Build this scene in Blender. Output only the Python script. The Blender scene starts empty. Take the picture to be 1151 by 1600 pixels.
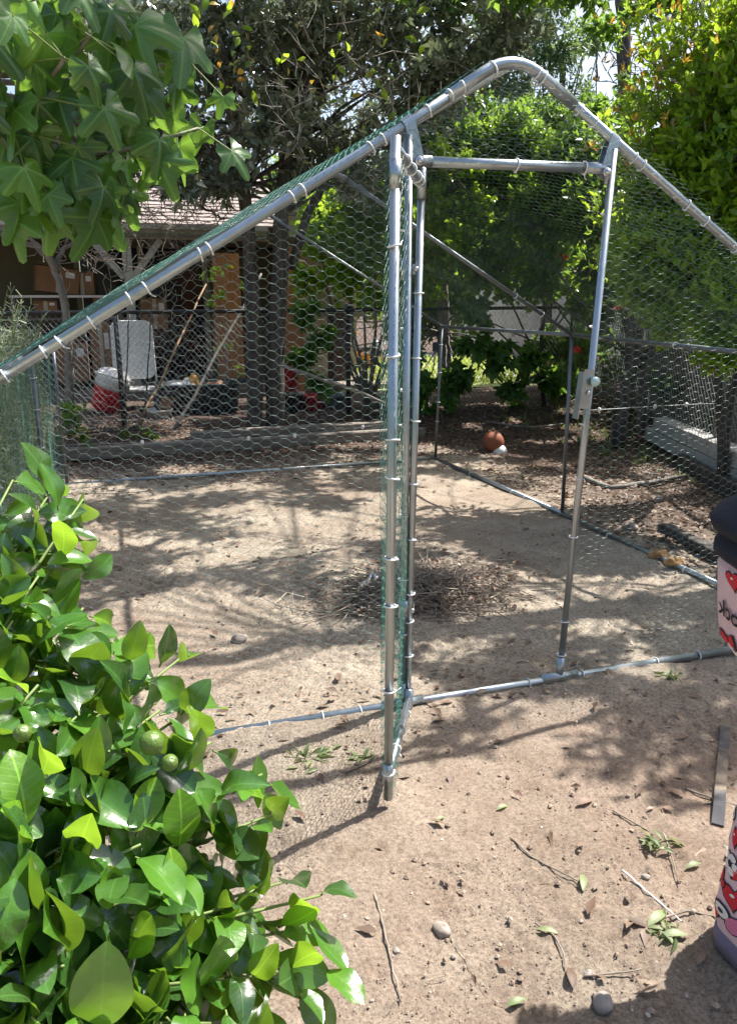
import bpy, math, random
import numpy as np
from mathutils import Vector, Matrix, Quaternion
random.seed(7)
rng = np.random.default_rng(11)
D = bpy.data
scene = bpy.context.scene
COL = scene.collection
PI = math.pi

# ------------------------------------------------------------------ camera
CAM_C = np.array([-1.1705, -2.208, 1.3152])
FPX, PITCH, ROLL, YAW = 1226.5, -0.2634, -0.0023, 0.3201
_F = np.array([math.sin(YAW)*math.cos(PITCH), math.cos(YAW)*math.cos(PITCH), math.sin(PITCH)])
_R = np.array([math.cos(YAW), -math.sin(YAW), 0.0]); _U = np.cross(_R, _F)
_R2 = _R*math.cos(ROLL)+_U*math.sin(ROLL); _U2 = -_R*math.sin(ROLL)+_U*math.cos(ROLL)
cd = D.cameras.new('camera'); cam = D.objects.new('camera', cd); COL.objects.link(cam)
cd.sensor_fit = 'HORIZONTAL'; cd.sensor_width = 36.0; cd.lens = 36.0*FPX/1151.0
cd.clip_start = 0.02; cd.clip_end = 400
m = Matrix.Identity(4)
for i in range(3):
    m[i][0] = _R2[i]; m[i][1] = _U2[i]; m[i][2] = -_F[i]; m[i][3] = CAM_C[i]
cam.matrix_world = m
scene.camera = cam

# ------------------------------------------------------------------ light
SUN = np.array([0.60, 0.20, 1.0]); SUNN = SUN/np.linalg.norm(SUN)
w = D.worlds.new('World'); scene.world = w; w.use_nodes = True
nt = w.node_tree
sky = nt.nodes.new('ShaderNodeTexSky'); sky.sky_type = 'NISHITA'; sky.sun_disc = False
sky.sun_elevation = math.asin(SUNN[2]); sky.sun_rotation = math.atan2(SUN[0], SUN[1])
sky.air_density = 1.0; sky.dust_density = 3.5; sky.ozone_density = 0.6
bgn = nt.nodes['Background']; bgn.inputs[1].default_value = 0.115
nt.links.new(sky.outputs[0], bgn.inputs[0])
sl = D.lights.new('sun', 'SUN'); so = D.objects.new('sun', sl); COL.objects.link(so)
sl.energy = 5.0; sl.angle = math.radians(0.5); sl.color = (1.0, 0.965, 0.91)
so.rotation_mode = 'QUATERNION'; so.rotation_quaternion = Vector(SUNN).to_track_quat('Z', 'Y')
so.location = (6, 2, 10)
scene.view_settings.view_transform = 'Standard'; scene.view_settings.look = 'None'
scene.view_settings.exposure = 1.12; scene.view_settings.gamma = 1.0
scene.view_settings.use_curve_mapping = False
scene.render.engine = 'CYCLES'
scene.cycles.max_bounces = 8; scene.cycles.transparent_max_bounces = 8
scene.cycles.use_denoising = True
scene.cycles.caustics_reflective = False; scene.cycles.caustics_refractive = False
scene.cycles.sample_clamp_indirect = 6

# a pixel of the survey turned into a point at a stated real distance
def ray(px, py): return _F + _R2*(px-575.5)/FPX - _U2*(py-800)/FPX
def at_z(px, py, z=0.0):
    d = ray(px, py); return CAM_C + d*(z-CAM_C[2])/d[2]
def at_y(px, py, y):
    d = ray(px, py); return CAM_C + d*(y-CAM_C[1])/d[1]
def at_d(px, py, dist): return CAM_C + ray(px, py)*dist
def to_px(P):
    d = np.asarray(P)-CAM_C; z = d@_F; z = np.where(np.abs(z) < 1e-6, 1e-6, z)
    return 575.5+FPX*(d@_R2)/z, 800-FPX*(d@_U2)/z, z

# ------------------------------------------------------------------ mesh helpers
def mk_mesh(name, V, faces, smooth=True, uv=None):
    me = D.meshes.new(name)
    V = np.asarray(V, dtype=np.float32)
    groups = [np.asarray(f, dtype=np.int32) for f in faces if len(f)]
    me.vertices.add(len(V)); me.vertices.foreach_set('co', V.ravel())
    loops = np.concatenate([g.ravel() for g in groups])
    tot = np.concatenate([np.full(len(g), g.shape[1], dtype=np.int32) for g in groups])
    start = np.concatenate([[0], np.cumsum(tot)[:-1]]).astype(np.int32)
    me.loops.add(len(loops)); me.loops.foreach_set('vertex_index', loops)
    me.polygons.add(len(tot)); me.polygons.foreach_set('loop_start', start); me.polygons.foreach_set('loop_total', tot)
    me.polygons.foreach_set('use_smooth', np.full(len(tot), smooth, dtype=bool))
    if uv is not None:
        l = me.uv_layers.new(name='UVMap'); l.data.foreach_set('uv', np.asarray(uv, dtype=np.float32)[loops].ravel())
    me.update(calc_edges=True)
    return me
class MB:
    def __init__(s): s.V = []; s.F = {}; s.n = 0; s.uv = []; s.hasuv = False
    def add(s, V, F, uv=None):
        V = np.asarray(V, dtype=float); F = F if isinstance(F, list) and len(F) and isinstance(F[0], np.ndarray) else [np.array(F)]
        for f in F:
            if len(f): s.F.setdefault(f.shape[1], []).append(f+s.n)
        s.V.append(V); s.n += len(V)
        if uv is not None: s.hasuv = True; s.uv.append(uv)
        else: s.uv.append(np.zeros((len(V), 2)))
        return s
    def box(s, c, size, rot=None, taper=1.0):
        x, y, z = [q/2 for q in size]
        V = np.array([[-x, -y, -z], [x, -y, -z], [x, y, -z], [-x, y, -z], [-x*taper, -y*taper, z], [x*taper, -y*taper, z], [x*taper, y*taper, z], [-x*taper, y*taper, z]])
        if rot is not None: V = V@np.array(Matrix(rot).to_3x3()).T if not isinstance(rot, np.ndarray) else V@rot.T
        F = np.array([[0, 3, 2, 1], [4, 5, 6, 7], [0, 1, 5, 4], [1, 2, 6, 5], [2, 3, 7, 6], [3, 0, 4, 7]])
        return s.add(V+np.array(c), F)
    def beam(s, a, b, wd, ht, up=(0, 0, 1)):
        a = np.array(a, float); b = np.array(b, float); d = b-a; L = np.linalg.norm(d); d /= L
        side = np.cross(d, up); side /= np.linalg.norm(side); u2 = np.cross(side, d)
        return s.box((a+b)/2, (L, wd, ht), np.column_stack([d, side, u2]))
    def tube(s, pts, r, n=10, cap=True):
        P = np.array(pts, float); k = len(P); rr = np.full(k, r) if np.isscalar(r) else np.array(r)
        T = np.gradient(P, axis=0); T /= np.linalg.norm(T, axis=1)[:, None]+1e-12
        ref = np.array([0.13, 0.07, 1.0]) if abs(T[0, 2]) < .9 else np.array([1.0, .1, 0.0])
        N = np.cross(T[0], ref); N /= np.linalg.norm(N); V = []
        for i in range(k):
            N = N-T[i]*(N@T[i]); N /= np.linalg.norm(N); B = np.cross(T[i], N)
            a = np.arange(n)*2*PI/n
            V.append(P[i]+rr[i]*(np.cos(a)[:, None]*N+np.sin(a)[:, None]*B))
        V = np.concatenate(V); i = np.arange(k-1)[:, None]*n; j = np.arange(n)[None]; jn = (j+1) % n
        F = np.stack([i+j, i+jn, i+n+jn, i+n+j], -1).reshape(-1, 4)
        fs = [F]
        if cap:
            fs += [np.array([list(range(n))[::-1]]), np.array([[(k-1)*n+q for q in range(n)]])]
        return s.add(V, fs)
    def lathe(s, prof, n=20, c=(0, 0, 0), rot=None, sx=1.0, sy=1.0):
        prof = np.array(prof, float); k = len(prof); a = np.arange(n)*2*PI/n
        V = np.stack([prof[:, 0:1]*np.cos(a)*sx, prof[:, 0:1]*np.sin(a)*sy, np.repeat(prof[:, 1:2], n, 1)], -1).reshape(-1, 3)
        if rot is not None: V = V@rot.T
        i = np.arange(k-1)[:, None]*n; j = np.arange(n)[None]; jn = (j+1) % n
        F = np.stack([i+j, i+jn, i+n+jn, i+n+j], -1).reshape(-1, 4)
        return s.add(V+np.array(c), [F, np.array([list(range(n))[::-1]]), np.array([[(k-1)*n+q for q in range(n)]])])
    def rings(s, R, cap=True):
        R = np.array(R, float); k, n = R.shape[:2]
        i = np.arange(k-1)[:, None]*n; j = np.arange(n)[None]; jn = (j+1) % n
        F = np.stack([i+j, i+jn, i+n+jn, i+n+j], -1).reshape(-1, 4); fs = [F]
        if cap: fs += [np.array([list(range(n))[::-1]]), np.array([[(k-1)*n+q for q in range(n)]])]
        return s.add(R.reshape(-1, 3), fs)
    def blob(s, c, r, seed=0, amp=.15, n=10, k=7, scale=(1, 1, 1), rot=None):
        g = np.random.default_rng(seed); ph = g.uniform(0, 6, 9)
        th = np.linspace(0.12, PI-0.12, k); a = np.arange(n)*2*PI/n
        T, A = np.meshgrid(th, a, indexing='ij')
        rr = r*(1+amp*(np.sin(2*A+ph[0]+T*2)+.7*np.sin(3*A+ph[1]-T*3)+.6*np.cos(4*T+ph[2]+A)))
        V = np.stack([rr*np.sin(T)*np.cos(A)*scale[0], rr*np.sin(T)*np.sin(A)*scale[1], rr*np.cos(T)*scale[2]], -1)
        if rot is not None: V = V@rot.T
        V = V+np.array(c)
        return s.rings(V)
    def segs(s, A, B, r, n=3):
        A = np.asarray(A, float); B = np.asarray(B, float); d = B-A; L = np.linalg.norm(d, axis=1); ok = L > 1e-6
        A = A[ok]; B = B[ok]; d = d[ok]/L[ok][:, None]; rr = r if np.isscalar(r) else np.asarray(r)[ok][:, None, None]
        if not len(A): return s
        ref = np.where(np.abs(d[:, 2:3]) < .8, np.array([[0, 0, 1.0]]), np.array([[1.0, 0, 0]]))
        N = np.cross(d, ref); N /= np.linalg.norm(N, axis=1)[:, None]; Bn = np.cross(d, N)
        a = np.arange(n)*2*PI/n; off = np.cos(a)[None, :, None]*N[:, None]+np.sin(a)[None, :, None]*Bn[:, None]
        r2 = rr*(.45 if getattr(s, 'taper', False) else 1)
        V = np.concatenate([A[:, None]+rr*off, B[:, None]+r2*off], 1).reshape(-1, 3)
        b = (np.arange(len(A))*2*n)[:, None]; j = np.arange(n)[None]; jn = (j+1) % n
        return s.add(V, np.stack([b+j, b+jn, b+n+jn, b+n+j], -1).reshape(-1, 4))
    def mesh(s, name, origin=(0, 0, 0), smooth=True):
        V = np.concatenate(s.V)-np.array(origin)
        return mk_mesh(name, V, [np.concatenate(f) for f in s.F.values()], smooth, np.concatenate(s.uv) if s.hasuv else None)
    def build(s, name, mat, parent=None, smooth=True, kind=None, label=None):
        me = s.mesh(name, ORG(parent), smooth)
        return put(name, me, mat, parent, kind, label)
def ORG(p):
    o = np.zeros(3)
    while p is not None: o = o+np.array(p.location); p = p.parent
    return o
def put(name, me, mat, parent=None, kind=None, label=None):
    o = D.objects.new(name, me); COL.objects.link(o)
    if mat and not len(me.materials): me.materials.append(mat)
    o.parent = parent
    if kind: o['kind'] = kind
    if label: o['label'] = label
    return o
def bevel(o, wdt=.004, seg=2):
    b = o.modifiers.new('bevel', 'BEVEL'); b.width = wdt; b.segments = seg; b.limit_method = 'ANGLE'; b.angle_limit = math.radians(40); return o
def tag(o, label, cat=None, group=None, kind=None):
    o['label'] = label
    if cat: o['category'] = cat
    if group: o['group'] = group
    if kind: o['kind'] = kind
    return o
def thing(name, label, cat, loc=(0, 0, 0), group=None):
    o = D.objects.new(name, None); COL.objects.link(o); o.location = [float(v) for v in loc]; o.empty_display_size = .1
    return tag(o, label, cat, group)
def rotz(a): c, s = math.cos(a), math.sin(a); return np.array([[c, -s, 0], [s, c, 0], [0, 0, 1.0]])
def eul(x, y, z): return np.array(Matrix.Rotation(z, 3, 'Z')@Matrix.Rotation(y, 3, 'Y')@Matrix.Rotation(x, 3, 'X'))
def unit(v): v = np.asarray(v, float); return v/(np.linalg.norm(v, axis=-1, keepdims=True)+1e-9)

# ------------------------------------------------------------------ materials
def base_mat(name):
    mt = D.materials.new(name); mt.use_nodes = True; t = mt.node_tree; return mt, t, t.nodes['Principled BSDF'], t.nodes, t.links
def plain(name, col, rough=.6, metal=0.0, var=.2, scale=9.0, bump=.15, bscale=40.0, spec=.5, stretch=None, dirt=None):
    mt, t, p, N, L = base_mat(name)
    tc = N.new('ShaderNodeTexCoord'); mp = N.new('ShaderNodeMapping'); L.new(tc.outputs['Object'], mp.inputs[0])
    if stretch: mp.inputs['Scale'].default_value = stretch
    n = N.new('ShaderNodeTexNoise'); n.inputs['Scale'].default_value = scale; n.inputs['Detail'].default_value = 6; L.new(mp.outputs[0], n.inputs[0])
    r = N.new('ShaderNodeMapRange'); r.inputs[1].default_value = .3; r.inputs[2].default_value = .7
    r.inputs[3].default_value = 1-var; r.inputs[4].default_value = 1+var; L.new(n.outputs[0], r.inputs[0])
    mx = N.new('ShaderNodeMix'); mx.data_type = 'RGBA'; mx.blend_type = 'MULTIPLY'; mx.inputs[0].default_value = 1
    mx.inputs[6].default_value = (*col, 1); L.new(r.outputs[0], mx.inputs[7]); out = mx.outputs[2]
    if dirt:
        n3 = N.new('ShaderNodeTexNoise'); n3.inputs['Scale'].default_value = dirt[1]; n3.inputs['Detail'].default_value = 8; L.new(mp.outputs[0], n3.inputs[0])
        r3 = N.new('ShaderNodeMapRange'); r3.inputs[1].default_value = dirt[2]; r3.inputs[2].default_value = dirt[2]+.12; L.new(n3.outputs[0], r3.inputs[0])
        m3 = N.new('ShaderNodeMix'); m3.data_type = 'RGBA'; L.new(r3.outputs[0], m3.inputs[0]); L.new(out, m3.inputs[6]); m3.inputs[7].default_value = (*dirt[0], 1); out = m3.outputs[2]
    L.new(out, p.inputs['Base Color'])
    p.inputs['Roughness'].default_value = rough; p.inputs['Metallic'].default_value = metal; p.inputs['Specular IOR Level'].default_value = spec
    rr = N.new('ShaderNodeMapRange'); rr.inputs[3].default_value = max(.02, rough-.12); rr.inputs[4].default_value = min(1, rough+.12); L.new(n.outputs[0], rr.inputs[0]); L.new(rr.outputs[0], p.inputs['Roughness'])
    if bump:
        n2 = N.new('ShaderNodeTexNoise'); n2.inputs['Scale'].default_value = bscale; n2.inputs['Detail'].default_value = 5; L.new(mp.outputs[0], n2.inputs[0])
        b = N.new('ShaderNodeBump'); b.inputs['Strength'].default_value = bump; b.inputs['Distance'].default_value = .01; L.new(n2.outputs[0], b.inputs['Height']); L.new(b.outputs[0], p.inputs['Normal'])
    return mt
def leafmat(name, cols, trans, tfac=.4, rough=.35, vein=.0, spec=.5, radial=False):
    mt, t, p, N, L = base_mat(name)
    g = N.new('ShaderNodeNewGeometry'); oi = N.new('ShaderNodeObjectInfo')
    ad = N.new('ShaderNodeMath'); ad.operation = 'ADD'; L.new(g.outputs['Random Per Island'], ad.inputs[0]); L.new(oi.outputs['Random'], ad.inputs[1])
    fr = N.new('ShaderNodeMath'); fr.operation = 'FRACT'; L.new(ad.outputs[0], fr.inputs[0])
    cr = N.new('ShaderNodeValToRGB'); e = cr.color_ramp.elements
    for i, c in enumerate(cols):
        if i < 2: el = e[i]
        else: el = e.new(1.0)
        el.position = i/(len(cols)-1); el.color = (*c, 1)
    L.new(fr.outputs[0], cr.inputs[0]); col = cr.outputs[0]
    uv = N.new('ShaderNodeUVMap'); sp = N.new('ShaderNodeSeparateXYZ'); L.new(uv.outputs[0], sp.inputs[0])
    if vein > 0:
        # midrib and slanting side veins from the leaf's own coordinates
        ab = N.new('ShaderNodeMath'); ab.operation = 'ABSOLUTE'; L.new(sp.outputs[1], ab.inputs[0])
        mr = N.new('ShaderNodeMapRange'); mr.inputs[1].default_value = .006; mr.inputs[2].default_value = .022; mr.inputs[3].default_value = 1; mr.inputs[4].default_value = 0; L.new(ab.outputs[0], mr.inputs[0])
        ma = N.new('ShaderNodeMath'); ma.operation = 'MULTIPLY_ADD'; L.new(ab.outputs[0], ma.inputs[0]); ma.inputs[1].default_value = -.45; L.new(sp.outputs[0], ma.inputs[2])
        ms = N.new('ShaderNodeMath'); ms.operation = 'MULTIPLY'; L.new(ma.outputs[0], ms.inputs[0]); ms.inputs[1].default_value = 62
        sn = N.new('ShaderNodeMath'); sn.operation = 'SINE'; L.new(ms.outputs[0], sn.inputs[0])
        if radial:
            for an_ in (1.05, 2.0):
                m1 = N.new('ShaderNodeMath'); m1.operation = 'MULTIPLY'; L.new(ab.outputs[0], m1.inputs[0]); m1.inputs[1].default_value = math.cos(an_)
                m2 = N.new('ShaderNodeMath'); m2.operation = 'MULTIPLY_ADD'; L.new(sp.outputs[0], m2.inputs[0]); m2.inputs[1].default_value = -math.sin(an_); L.new(m1.outputs[0], m2.inputs[2])
                m3 = N.new('ShaderNodeMath'); m3.operation = 'ABSOLUTE'; L.new(m2.outputs[0], m3.inputs[0])
                m4 = N.new('ShaderNodeMapRange'); m4.inputs[1].default_value = .005; m4.inputs[2].default_value = .018; m4.inputs[3].default_value = 1; m4.inputs[4].default_value = 0; L.new(m3.outputs[0], m4.inputs[0])
                m5 = N.new('ShaderNodeMath'); m5.operation = 'MAXIMUM'; L.new(mr.outputs[0], m5.inputs[0]); L.new(m4.outputs[0], m5.inputs[1]); mr = m5
        sv = N.new('ShaderNodeMapRange'); sv.inputs[1].default_value = .9; sv.inputs[2].default_value = 1; sv.inputs[3].default_value = 0; sv.inputs[4].default_value = .45; L.new(sn.outputs[0], sv.inputs[0])
        mxv = N.new('ShaderNodeMath'); mxv.operation = 'MAXIMUM'; L.new(mr.outputs[0], mxv.inputs[0]); L.new(sv.outputs[0], mxv.inputs[1])
        vm = N.new('ShaderNodeMath'); vm.operation = 'MULTIPLY'; L.new(mxv.outputs[0], vm.inputs[0]); vm.inputs[1].default_value = vein
        mx = N.new('ShaderNodeMix'); mx.data_type = 'RGBA'; L.new(vm.outputs[0], mx.inputs[0]); L.new(col, mx.inputs[6]); mx.inputs[7].default_value = (*[min(1, c*2.2+.03) for c in cols[-1]], 1); col = mx.outputs[2]
        b = N.new('ShaderNodeBump'); b.inputs['Strength'].default_value = .10; b.inputs['Distance'].default_value = .001; b.invert = True; L.new(mxv.outputs[0], b.inputs['Height'])
        tc = N.new('ShaderNodeTexCoord'); nz = N.new('ShaderNodeTexNoise'); nz.inputs['Scale'].default_value = 5; L.new(tc.outputs['Object'], nz.inputs[0])
        b2 = N.new('ShaderNodeBump'); b2.inputs['Strength'].default_value = .3; b2.inputs['Distance'].default_value = .004; L.new(nz.outputs[0], b2.inputs['Height']); L.new(b.outputs[0], b2.inputs['Normal']); L.new(b2.outputs[0], p.inputs['Normal'])
    L.new(col, p.inputs['Base Color']); p.inputs['Roughness'].default_value = rough; p.inputs['Specular IOR Level'].default_value = spec
    tr = N.new('ShaderNodeBsdfTranslucent')
    mt2 = N.new('ShaderNodeMix'); mt2.data_type = 'RGBA'; mt2.inputs[0].default_value = .65; L.new(col, mt2.inputs[6]); mt2.inputs[7].default_value = (*trans, 1); L.new(mt2.outputs[2], tr.inputs[0])
    ms2 = N.new('ShaderNodeMixShader'); ms2.inputs[0].default_value = tfac; L.new(p.outputs[0], ms2.inputs[1]); L.new(tr.outputs[0], ms2.inputs[2])
    L.new(ms2.outputs[0], N['Material Output'].inputs[0])
    return mt

M = {}
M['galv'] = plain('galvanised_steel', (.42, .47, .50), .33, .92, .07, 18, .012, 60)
M['galv_shaded'] = plain('shaded_tube', (.20, .22, .23), .5, .85, .12, 18, .02, 60)  # tube steel darkened: shade and dark foliage reflections put into its colour
M['galv_bolt'] = plain('zinc_bolt', (.6, .62, .63), .35, .9, .1, 40, 0)
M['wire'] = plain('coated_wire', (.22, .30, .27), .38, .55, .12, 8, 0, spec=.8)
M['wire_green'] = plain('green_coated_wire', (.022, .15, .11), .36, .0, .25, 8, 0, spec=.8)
M['wire_teal'] = plain('teal_coated_wire', (.06, .22, .17), .34, .2, .2, 8, 0, spec=.9)
M['tie'] = plain('white_nylon', (.88, .89, .89), .45, 0, .04, 20, 0)
M['bark_dark'] = plain('dark_bark', (.078, .068, .060), .9, 0, .6, 30, 1.0, 60, stretch=(1, 1, .25))
M['bark_grey'] = plain('grey_bark', (.21, .19, .165), .85, 0, .35, 14, .7, 50, stretch=(1, 1, .4))
M['twig'] = plain('twig_bark', (.24, .20, .16), .85, 0, .35, 30, .3)
M['green_stem'] = plain('green_stem', (.16, .22, .06), .6, 0, .2, 30, .1)
M['citrus'] = leafmat('citrus_leaf', [(.022, .055, .020), (.034, .095, .020), (.060, .165, .020), (.030, .075, .024), (.10, .24, .024), (.045, .13, .02)], (.40, .66, .04), .27, .22, .34, 1.0)
M['citrus_new'] = leafmat('young_citrus_leaf', [(.10, .24, .02), (.17, .33, .03)], (.5, .78, .05), .42, .22, .5, .6)
M['fig'] = leafmat('fig_leaf', [(.026, .075, .022), (.040, .115, .028), (.060, .155, .034), (.12, .28, .035)], (.36, .62, .06), .34, .36, .30, .7, True)
M['fig_dark'] = leafmat('shaded_fig_leaf', [(.03, .085, .02), (.06, .15, .03), (.09, .2, .035)], (.30, .52, .05), .38, .42, .3, .5, True)
M['olive'] = leafmat('leathery_leaf', [(.095, .125, .085), (.145, .18, .125), (.23, .26, .19), (.13, .16, .115), (.32, .34, .26)], (.30, .38, .16), .20, .27, 0, 1.0)
M['pom'] = leafmat('pomegranate_leaf', [(.07, .17, .02), (.12, .26, .025), (.19, .36, .03), (.28, .44, .04)], (.66, .86, .06), .50, .22, 0, .6)
M['pom_tip'] = leafmat('young_orange_leaf', [(.45, .22, .05), (.42, .36, .06)], (.85, .5, .06), .45, .3, 0, .5)
M['shrub'] = leafmat('shrub_leaf', [(.04, .10, .028), (.075, .165, .036), (.13, .26, .05)], (.42, .64, .07), .46, .35, 0, .5)
M['feather'] = leafmat('feathery_leaf', [(.07, .13, .055), (.10, .18, .07)], (.36, .5, .14), .4, .45)
M['rosemary'] = leafmat('rosemary_needle', [(.20, .25, .18), (.31, .36, .27), (.42, .46, .36)], (.4, .5, .25), .25, .5)
M['litter'] = leafmat('dry_leaf', [(.075, .045, .030), (.15, .095, .062), (.24, .165, .11), (.12, .062, .043), (.36, .29, .21)], (.4, .22, .1), .12, .6)
M['green_fallen'] = leafmat('fallen_green_leaf', [(.15, .20, .08), (.24, .27, .13)], (.4, .5, .1), .2, .5)
M['weed'] = leafmat('weed_leaf', [(.07, .12, .04), (.15, .19, .08), (.25, .28, .14)], (.4, .5, .1), .3, .5)
M['petal'] = leafmat('red_petal', [(.7, .04, .06), (.8, .08, .03)], (.9, .1, .05), .3, .5)
M['petal_white'] = leafmat('white_petal', [(.75, .75, .6), (.8, .8, .75)], (.8, .8, .6), .3, .5)
M['timber'] = plain('weathered_timber', (.22, .185, .155), .85, 0, .35, 10, .5, 40, stretch=(.3, 3, 3))
M['shingle'] = plain('roof_shingle', (.27, .225, .205), .9, 0, .35, 12, .5, 60)
M['fascia'] = plain('cream_paint', (.42, .42, .36), .6, 0, .12, 5, .1, dirt=((.2, .18, .14), 4, .62))
M['olive_wall'] = plain('olive_wall', (.13, .125, .085), .8, 0, .15, 3, .2)
M['cream_wall'] = plain('cream_stucco', (.56, .50, .38), .85, 0, .1, 3, .3)
M['dark_opening'] = plain('unlit_opening', (.01, .014, .028), .15, 0, .1, 2, 0)
M['cardboard'] = plain('cardboard', (.29, .165, .09), .85, 0, .12, 5, .05)
M['tape'] = plain('parcel_tape', (.50, .45, .36), .35, 0, .05, 5, 0)
M['white_pl'] = plain('white_plastic', (.80, .80, .77), .45, 0, .06, 6, .05, dirt=((.35, .32, .27), 5, .66))
M['red_pl'] = plain('red_plastic', (.70, .02, .03), .4, 0, .1, 6, .03)
M['navy_pl'] = plain('dark_poly', (.016, .030, .034), .45, 0, .2, 6, .05)
M['yellow_pl'] = plain('yellow_plastic', (.75, .35, .03), .4, 0, .1, 6, 0)
M['orange_paint'] = plain('orange_paint', (.75, .30, .03), .4, 0, .1, 6, 0)
M['plywood'] = plain('plywood', (.44, .20, .075), .75, 0, .2, 6, .1, stretch=(4, 4, .5))
M['rubber'] = plain('black_rubber', (.02, .02, .02), .7, 0, .2, 20, .1)
M['black_metal'] = plain('black_pipe', (.035, .036, .038), .5, .3, .3, 20, .1)
M['chain'] = plain('chain_link_wire', (.30, .31, .31), .5, .6, .2, 10, 0)
M['concrete'] = plain('concrete', (.46, .45, .43), .9, 0, .15, 9, .4, 50, dirt=((.22, .19, .15), 4, .6))
M['grey_pl'] = plain('grey_plastic', (.20, .24, .27), .5, 0, .1, 6, .05)
M['blue_pl'] = plain('blue_tarp', (.07, .09, .22), .5, 0, .15, 6, .2)
M['terra'] = plain('terracotta', (.30, .095, .045), .75, 0, .15, 9, .1)
M['stone'] = plain('river_stone', (.30, .25, .21), .8, 0, .25, 30, .3)
M['stone_pale'] = plain('pale_stone', (.27, .24, .215), .8, 0, .2, 30, .3)
M['foil'] = plain('foil', (.75, .75, .77), .25, 1, .05, 20, .6, 60)
M['bread'] = plain('orange_fungus', (.46, .26, .10), .8, 0, .4, 20, .5)
M['old_zinc'] = plain('old_zinc', (.06, .06, .066), .95, 0, .3, 12, .3, dirt=((.2, .16, .12), 9, .5))
M['drypot'] = plain('yellow_glaze', (.62, .40, .06), .4, 0, .1, 6, 0)
M['skin'] = plain('skin', (.45, .27, .19), .5, 0, .06, 20, .05)
M['hair'] = plain('dark_hair', (.02, .014, .01), .5, 0, .3, 60, .4, 90, stretch=(1, 1, .1))
M['navy_cloth'] = plain('navy_fleece', (.014, .016, .028), .85, 0, .2, 40, .3, 200)
M['pink_cloth'] = plain('pink_cotton', (.74, .52, .57), .9, 0, .05, 30, .15, 300)
M['hem_cloth'] = plain('grey_lilac_rib', (.20, .17, .25), .9, 0, .08, 30, .2, 200)
M['ink_red'] = plain('red_print', (.62, .02, .04), .85, 0, .04, 20, 0)
M['ink_black'] = plain('black_print', (.02, .02, .03), .85, 0, .04, 20, 0)
M['ink_white'] = plain('white_print', (.80, .77, .78), .85, 0, .03, 20, 0)
M['ink_pink'] = plain('deep_pink_print', (.72, .20, .36), .85, 0, .03, 20, 0)

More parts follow.
